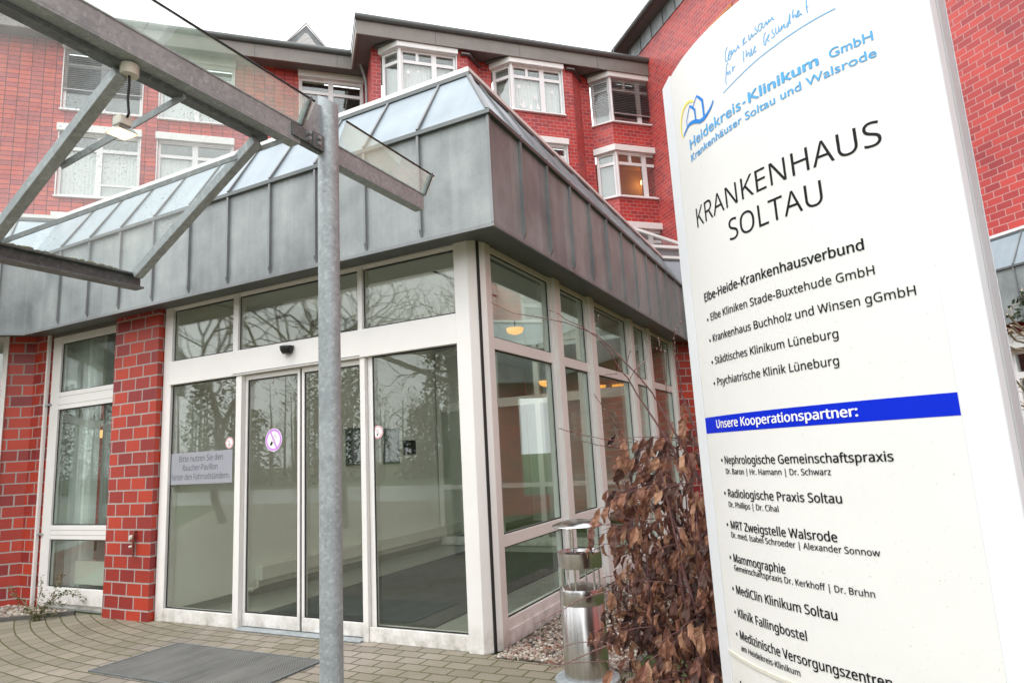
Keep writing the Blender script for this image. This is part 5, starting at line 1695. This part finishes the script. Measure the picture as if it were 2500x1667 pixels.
def leaf(mb, p, d, nrm, ln, wd, curl=0.6, fold=0.5, rs=random, seg=5):
    """a leaf with a folded midrib and rippled side veins, curled along its length"""
    d = Vector(d).normalized()
    nrm = Vector(nrm)
    nrm = (nrm - d * nrm.dot(d))
    nrm = nrm.normalized() if nrm.length > 1e-5 else d.orthogonal().normalized()
    sd = d.cross(nrm)
    o = len(mb.v)
    pos = Vector(p)
    ang = 0.0
    prof = [0.06, 0.72, 1.0, 0.86, 0.5, 0.03] if seg == 5 else [0.1, 1.0, 0.7, 0.03]
    for i in range(seg + 1):
        dd = d * math.cos(ang) - nrm * math.sin(ang)
        nn = nrm * math.cos(ang) + d * math.sin(ang)
        wv = wd * prof[i] * 0.5
        rip = 0.0032 * ln / 0.07 * (1 if i % 2 else -1)
        mb.v += [tuple(pos - sd * wv * math.cos(fold) + nn * (wv * math.sin(fold) + rip)), tuple(pos), tuple(pos + sd * wv * math.cos(fold) + nn * (wv * math.sin(fold) + rip))]
        if hasattr(mb, 'att'):
            mb.att += [(i / seg, 1.0, 0), (i / seg, 0.0, 0), (i / seg, 1.0, 0)]
        pos = pos + dd * ln / seg
        ang += curl / seg * rs.uniform(0.6, 1.4)
    for i in range(seg):
        q = o + 3 * i
        mb.f += [(q, q + 1, q + 4, q + 3), (q + 1, q + 2, q + 5, q + 4)]

# ------------------------------------------------------------------ beech hedge
HG = thing('beech_hedge', 'beech hedge with curled brown winter leaves and long bare twigs beside the white sign', 'hedge', (0, 0, 0))
rs = random.Random(11)
HC, HA, HB = Vector((2.06, -1.17, 0)), 0.62, 0.46
def hedge_r(z, a):
    base = 1.0 + 0.10 * math.sin(3 * a + 4 * z) + 0.10 * math.sin(7 * z + a)
    top = 1.0 if z < 1.1 else max(0.05, 1.0 - ((z - 1.1) / 0.85) ** 1.2)
    lowcut = 1.0 - 0.16 * max(0.0, -math.cos(a)) * max(0.0, min(1.0, (0.9 - z) / 0.5))
    return base * top * lowcut * (0.86 + 0.14 * min(1, z / 0.4))
stems = MB()
for i in range(26):
    a = rs.uniform(0, 2 * math.pi)
    b = HC + Vector((math.cos(a) * HA * rs.uniform(0.1, 0.6), math.sin(a) * HB * rs.uniform(0.1, 0.6), 0))
    pts, p = [], b.copy()
    dr = Vector((math.cos(a) * 0.16, math.sin(a) * 0.14, 1))
    for k in range(7):
        pts.append(p.copy())
        p = p + dr * rs.uniform(0.16, 0.26) + Vector((rs.uniform(-.04, .04), rs.uniform(-.04, .04), 0))
    stems.tube(pts, [0.012 - 0.0015 * k for k in range(7)], 5)
lf = MB()
lf.att = []
cnt = 0
while cnt < 2700:
    z = rs.uniform(0.03, 1.88)
    if z > 1.0 and rs.random() < 0.25 + (z - 1.0) * 1.0:
        continue
    a = rs.uniform(0, 2 * math.pi)
    rr = hedge_r(z, a) * math.sqrt(rs.uniform(0.12, 1.0))
    p = HC + Vector((math.cos(a) * HA * rr, math.sin(a) * HB * rr, z))
    if noise.noise(p * 3.1) < -0.30 and rr > 0.75:
        continue
    outd = Vector((math.cos(a), math.sin(a), 0))
    d = outd * rs.uniform(0.0, 0.7) + Vector((rs.uniform(-.5, .5), rs.uniform(-.5, .5), -rs.uniform(0.8, 1.6)))
    ln = rs.uniform(0.055, 0.118)
    leaf(lf, p, d, outd + Vector((rs.uniform(-.6, .6), rs.uniform(-.6, .6), rs.uniform(-.2, .6))), ln, ln * rs.uniform(0.34, 0.58), rs.uniform(0.3, 1.9), rs.uniform(0.2, 0.95), rs)
    cnt += 1
# side twigs with hanging leaves reaching out of the hedge
for i in range(80):
    z = rs.uniform(0.35, 1.55)
    a = rs.uniform(2.4, 5.4)
    r0 = hedge_r(z, a) * 0.7
    p = HC + Vector((math.cos(a) * HA * r0, math.sin(a) * HB * r0, z))
    d = Vector((math.cos(a), math.sin(a), rs.uniform(0.0, 0.5))).normalized()
    pts = [p.copy()]
    for k in range(5):
        d = (d + Vector((rs.uniform(-.2, .2), rs.uniform(-.2, .2), -0.06))).normalized()
        p = p + d * rs.uniform(0.04, 0.075)
        pts.append(p.copy())
        if rs.random() < 0.8:
            ln = rs.uniform(0.07, 0.11)
            leaf(lf, p, Vector((rs.uniform(-.4, .4), rs.uniform(-.4, .4), -1)) + d * 0.5, Vector((rs.uniform(-1, 1), -1, rs.uniform(-.3, .5))), ln, ln * 0.5, rs.uniform(0.2, 1.4), rs.uniform(0.2, 0.9), rs)
    stems.tube(pts, [0.0035, 0.003, 0.0026, 0.0022, 0.0018, 0.0012], 4)
bd = MB()
for path in TW:
    n = len(path)
    stems.tube(path, [(0.0014 + 0.0024 * i / (n - 1)) if n > 4 else 0.0013 + 0.0006 * i / (n - 1) for i in range(n)], 5)
    for i in range(n - 1):
        a, b = Vector(path[i]), Vector(path[i + 1])
        for f in (0.15, 0.5, 0.85):
            q = a.lerp(b, f) + Vector((rs.uniform(-.004, .004), 0, rs.uniform(-.004, .006)))
            bd.ball(q, 0.0027, 1, 1, 1.5, 5, 4)
        if i > n // 2 and path[-1][2] < 1.75 and rs.random() < 0.7:
            ln = rs.uniform(0.07, 0.10)
            leaf(lf, b, (rs.uniform(-.4, .4), rs.uniform(-.4, .2), -1), (rs.uniform(-1, 1), -1, 0.2), ln, ln * 0.5, rs.uniform(0.2, 1.4), 0.6, rs)
# join the long bare shoots to the hedge
for path in TW[:3]:
    e = Vector(path[-1])
    stems.tube([e, e.lerp(HC + Vector((0, 0, 1.0)), 0.35), HC + Vector((rs.uniform(-.1, .1), 0, 0.85))], [0.0038, 0.0055, 0.008], 5)
stems.build('stem', 'twig', HG, smooth=True)
lf.build('foliage', 'veined_leaf', HG, recalc=False)
bd.build('bud', 'bud', HG)

# ------------------------------------------------------------------ rose bush at the left wall
def toward(p, k):
    return CAM + (Vector(p) - CAM) * k
RS = thing('rose_bush', 'small sparse rose bush with green and brown leaves in the gravel by the left wall', 'shrub', (0, 0, 0))
st, rl_ = MB(), MB()
rs = random.Random(23)
for path in ROSE:
    k = 0.955
    pp = [toward(p, k) for p in path]
    for q in pp:
        q.z = max(q.z - 0.065, 0.0)
    st.tube(pp, [0.006, 0.0045, 0.0035, 0.003, 0.002][:len(pp)] if len(pp) <= 5 else 0.003, 5)
    for a, b in zip(pp, pp[1:]):
        L_ = (b - a).length
        for j in range(int(L_ / 0.0055)):
            q = a.lerp(b, rs.random()) + Vector((rs.gauss(0, .018), rs.gauss(0, .018), rs.gauss(0, .018)))
            ln = rs.uniform(0.018, 0.036)
            leaf(rl_, q, (rs.uniform(-1, 1), rs.uniform(-1, 1), rs.uniform(-.6, .6)), (rs.uniform(-1, 1), -0.5, 1), ln, ln * 0.6, 0.4, 0.3, rs, seg=3)
st.build('stem', 'pale_twig', RS, smooth=True)
rl_.build('foliage', 'green_leaf', RS, recalc=False)
# twiggy bush at the right edge
RB = thing('twiggy_bush', 'bare pale-twigged bush with a few dark leaves right of the sign', 'shrub', (0, 0, 0))
st, rl_ = MB(), MB()
for path in RT:
    st.tube(path, 0.006, 5)
    st.tube([path[-1], (3.95, 0.55, 0.9), (4.0, 0.6, 0.0)], [0.006, 0.011, 0.016], 5)
    for i in range(5):
        a = Vector(path[0]).lerp(Vector(path[-1]), rs.random())
        b = a + Vector((rs.uniform(-.10, .06), rs.uniform(-.08, .08), rs.uniform(-.06, .09)))
        st.tube([a, a.lerp(b, 0.5) + Vector((0, 0, 0.012)), b], [0.004, 0.003, 0.002], 4)
for c in RL:
    for j in range(16):
        q = Vector(c) + Vector((rs.gauss(0, .022), rs.gauss(0, .022), rs.gauss(0, .020)))
        leaf(rl_, q, (rs.uniform(-1, 1), rs.uniform(-1, 1), rs.uniform(-1, .3)), (rs.uniform(-1, 1), -1, 0.5), rs.uniform(.022, .04), .02, .5, .3, rs, seg=3)
st.build('stem', 'pale_twig', RB, smooth=True)
rl_.build('foliage', 'ivy_leaf', RB, recalc=False)

# ------------------------------------------------------------------ gravel, lawn
def gravel(name, region, n, seed, s0=0.012, s1=0.026):
    mb = MB()
    rs = random.Random(seed)
    k = 0
    while k < n:
        x, y = region(rs)
        r_ = rs.uniform(s0, s1)
        mb.ball((x, y, r_ * 0.35 + rs.uniform(0, 0.018)), r_, rs.uniform(.7, 1.3), rs.uniform(.7, 1.3), rs.uniform(.5, .85), 6, 4)
        k += 1
    o = mb.build(name, 'pebbles', smooth=False)
    return tag(o, kind='stuff')
tag(gravel('gravel', lambda r: (r.uniform(0.06, 1.05), 0.02 + r.random() ** 1.5 * 3.4 - 0.10), 5600, 5, 0.007, 0.018), 'strip of small reddish and white pebbles along the side glazing', 'gravel')
lt = MB()
rs = random.Random(77)
for i in range(90):
    ln = rs.uniform(0.04, 0.07)
    leaf(lt, (0.1 + rs.random() * 1.0, -0.15 + rs.random() ** 1.6 * 2.6, rs.uniform(0.025, 0.045)), (rs.uniform(-1, 1), rs.uniform(-1, 1), 0.1), (rs.uniform(-.4, .4), rs.uniform(-.4, .4), 1), ln, ln * 0.5, rs.uniform(-.5, .8), 0.4, rs)
tag(lt.build('leaf_litter', 'beech_leaf', recalc=False), 'fallen reddish leaves scattered over the pebble strip', 'leaf litter', kind='stuff')
def left_bed(r):
    while True:
        x, y = r.uniform(-7.3, -5.4), r.uniform(-1.0, -0.02)
        if -(x + 6.62) * s2 + y * s2 < -0.01 * 0 + 0.0 or x > -6.62:
            if y > -0.05 - 0.84 * (-5.33 - x) and y - (x + 6.62) > -1.6 and y < 0 and not (x < -6.62 and y > (x + 6.62)):
                return x, y
tag(gravel('gravel', left_bed, 1500, 9, 0.012, 0.028), 'small bed of pale pebbles around the rose bush by the left wall', 'gravel')
mb = MB()
mb.bar((-5.33, -0.06, 0.012), (-7.4, -1.80, 0.012), 0.05, 0.06)
tag(mb.build('bed_edging', 'kerb'), 'low dark edging strip along the left pebble bed', 'edging')
mb = MB()
mb.add([(0.03, -0.08, 0.003), (1.1, -0.08, 0.003), (1.1, 6.9, 0.003), (0.03, 6.9, 0.003)], [(0, 1, 2, 3)])
tag(mb.build('gravel_bed_soil', 'kerb'), kind='structure')
mb = MB()
rs = random.Random(31)
for i in range(15000):
    x, y = rs.uniform(1.05, 6.5), rs.uniform(-0.9, 8.0)
    if x + y > 13.8:
        continue
    h = rs.uniform(0.03, 0.075)
    a = rs.uniform(0, 6.28)
    dx, dy = math.cos(a) * 0.005, math.sin(a) * 0.005
    lx, ly = rs.uniform(-.025, .025), rs.uniform(-.025, .025)
    mb.add([(x - dx, y - dy, -0.004), (x + dx, y + dy, -0.004), (x + lx, y + ly, h)], [(0, 1, 2)])
tag(mb.build('grass', 'grass_blade', recalc=False), 'short green lawn between the pavilion and the brick wing', 'grass', kind='stuff')

# ------------------------------------------------------------------ bare trees and woods behind the photographer (mirrored in the glass)
def bare_tree(x, y, h, seed, lean, label):
    rs = random.Random(seed)
    T = thing('bare_tree', label, 'tree', (x, y, 0), group='bare trees mirrored in the entrance glass')
    trunk, crown = MB(), MB()
    def grow(p, d, ln, r, depth):
        pts = [p.copy()]
        n = 4
        for i in range(n):
            d = (d + Vector((rs.uniform(-.28, .28), rs.uniform(-.28, .28), rs.uniform(-.08, .20)))).normalized()
            p = p + d * ln / n
            pts.append(p.copy())
        (trunk if depth == 0 else crown).tube(pts, [r * (1 - 0.35 * i / n) for i in range(n + 1)], 7 if depth < 2 else 4)
        if depth >= 6:
            return
        for k in range(3 if depth < 3 else 2):
            a = rs.uniform(0, 6.28)
            sd = d.orthogonal().normalized()
            sd = Matrix.Rotation(a, 3, d) @ sd
            nd = (d * rs.uniform(0.45, 0.95) + sd * rs.uniform(0.5, 0.95)).normalized()
            grow(pts[-1] if k < 2 else pts[-2], nd, ln * rs.uniform(0.62, 0.82), r * 0.64, depth + 1)
    grow(Vector((0, 0, 0)), Vector((lean, 0, 1)).normalized(), h * 0.30, h * 0.013, 0)
    trunk.build('trunk', 'bark', T, smooth=True)
    crown.build('crown', 'bark', T, recalc=False)
bare_tree(-8.2, -7.5, 8.5, 3, 0.12, 'gnarled bare tree nearest the canopy, mirrored in the upper door panes')
bare_tree(-13.5, -8.5, 9.5, 8, -0.08, 'bare tree farther left, mirrored in the left door panes')
bare_tree(-6.4, -13.0, 9.0, 14, 0.05, 'bare tree mirrored in the right-hand door pane')
mb = MB()
rs = random.Random(44)
for i in range(120):
    t = i / 119
    row = i % 3
    x = -66 + 74 * t + rs.uniform(-2, 2)
    y = -30 - 6 * row - 7 * math.sin(t * 3.1) + rs.uniform(-3, 3)
    h = rs.uniform(4.5, 8.0) if row == 0 else rs.uniform(7.0, 13.0)
    wdt = rs.uniform(1.8, 3.2)
    dense = rs.random() < 0.4
    mb.tube([(x, y, 0), (x + rs.uniform(-.6, .6), y, h * 0.85)], [0.13, 0.03], 4)
    for j in range(430 if dense else 300):
        zz = rs.uniform(0.0, 1.0)
        rr = wdt * ((1.1 - zz) ** 0.6 if dense else math.sin(math.pi * min(1, zz * 0.9 + 0.12)) + 0.1) * math.sqrt(rs.random())
        a = rs.uniform(0, 6.28)
        c = Vector((x + rr * math.cos(a), y + rr * math.sin(a), zz * h))
        if dense:
            u_ = Vector((rs.uniform(-1, 1), rs.uniform(-1, 1), rs.uniform(-.4, 1))).normalized()
            v_ = u_.orthogonal()
            sz = rs.uniform(0.16, 0.36)
            mb.add([tuple(c + u_ * sz), tuple(c + v_ * sz * 0.8), tuple(c - u_ * sz)], [(0, 1, 2)])
        else:
            u_ = Vector((math.cos(a) * 0.5 + rs.uniform(-.4, .4), math.sin(a) * 0.5 + rs.uniform(-.4, .4), rs.uniform(0.3, 1.2))).normalized()
            v_ = u_.orthogonal() * rs.uniform(0.02, 0.045)
            L_ = rs.uniform(0.4, 1.0)
            mb.add([tuple(c - v_), tuple(c + v_), tuple(c + u_ * L_)], [(0, 1, 2)])
tag(mb.build('woods', 'woods_leaf', recalc=False), 'dim belt of evergreen and bare woodland mirrored in the entrance glass', 'woods', kind='stuff')
mb = MB()
mb.add([(-75, -15.5, -0.001), (8, -15.5, -0.001), (8, -26.0, -0.001), (-75, -30, -0.001)], [(0, 1, 2, 3)])
tag(mb.build('road', 'inner_floor'), kind='structure')
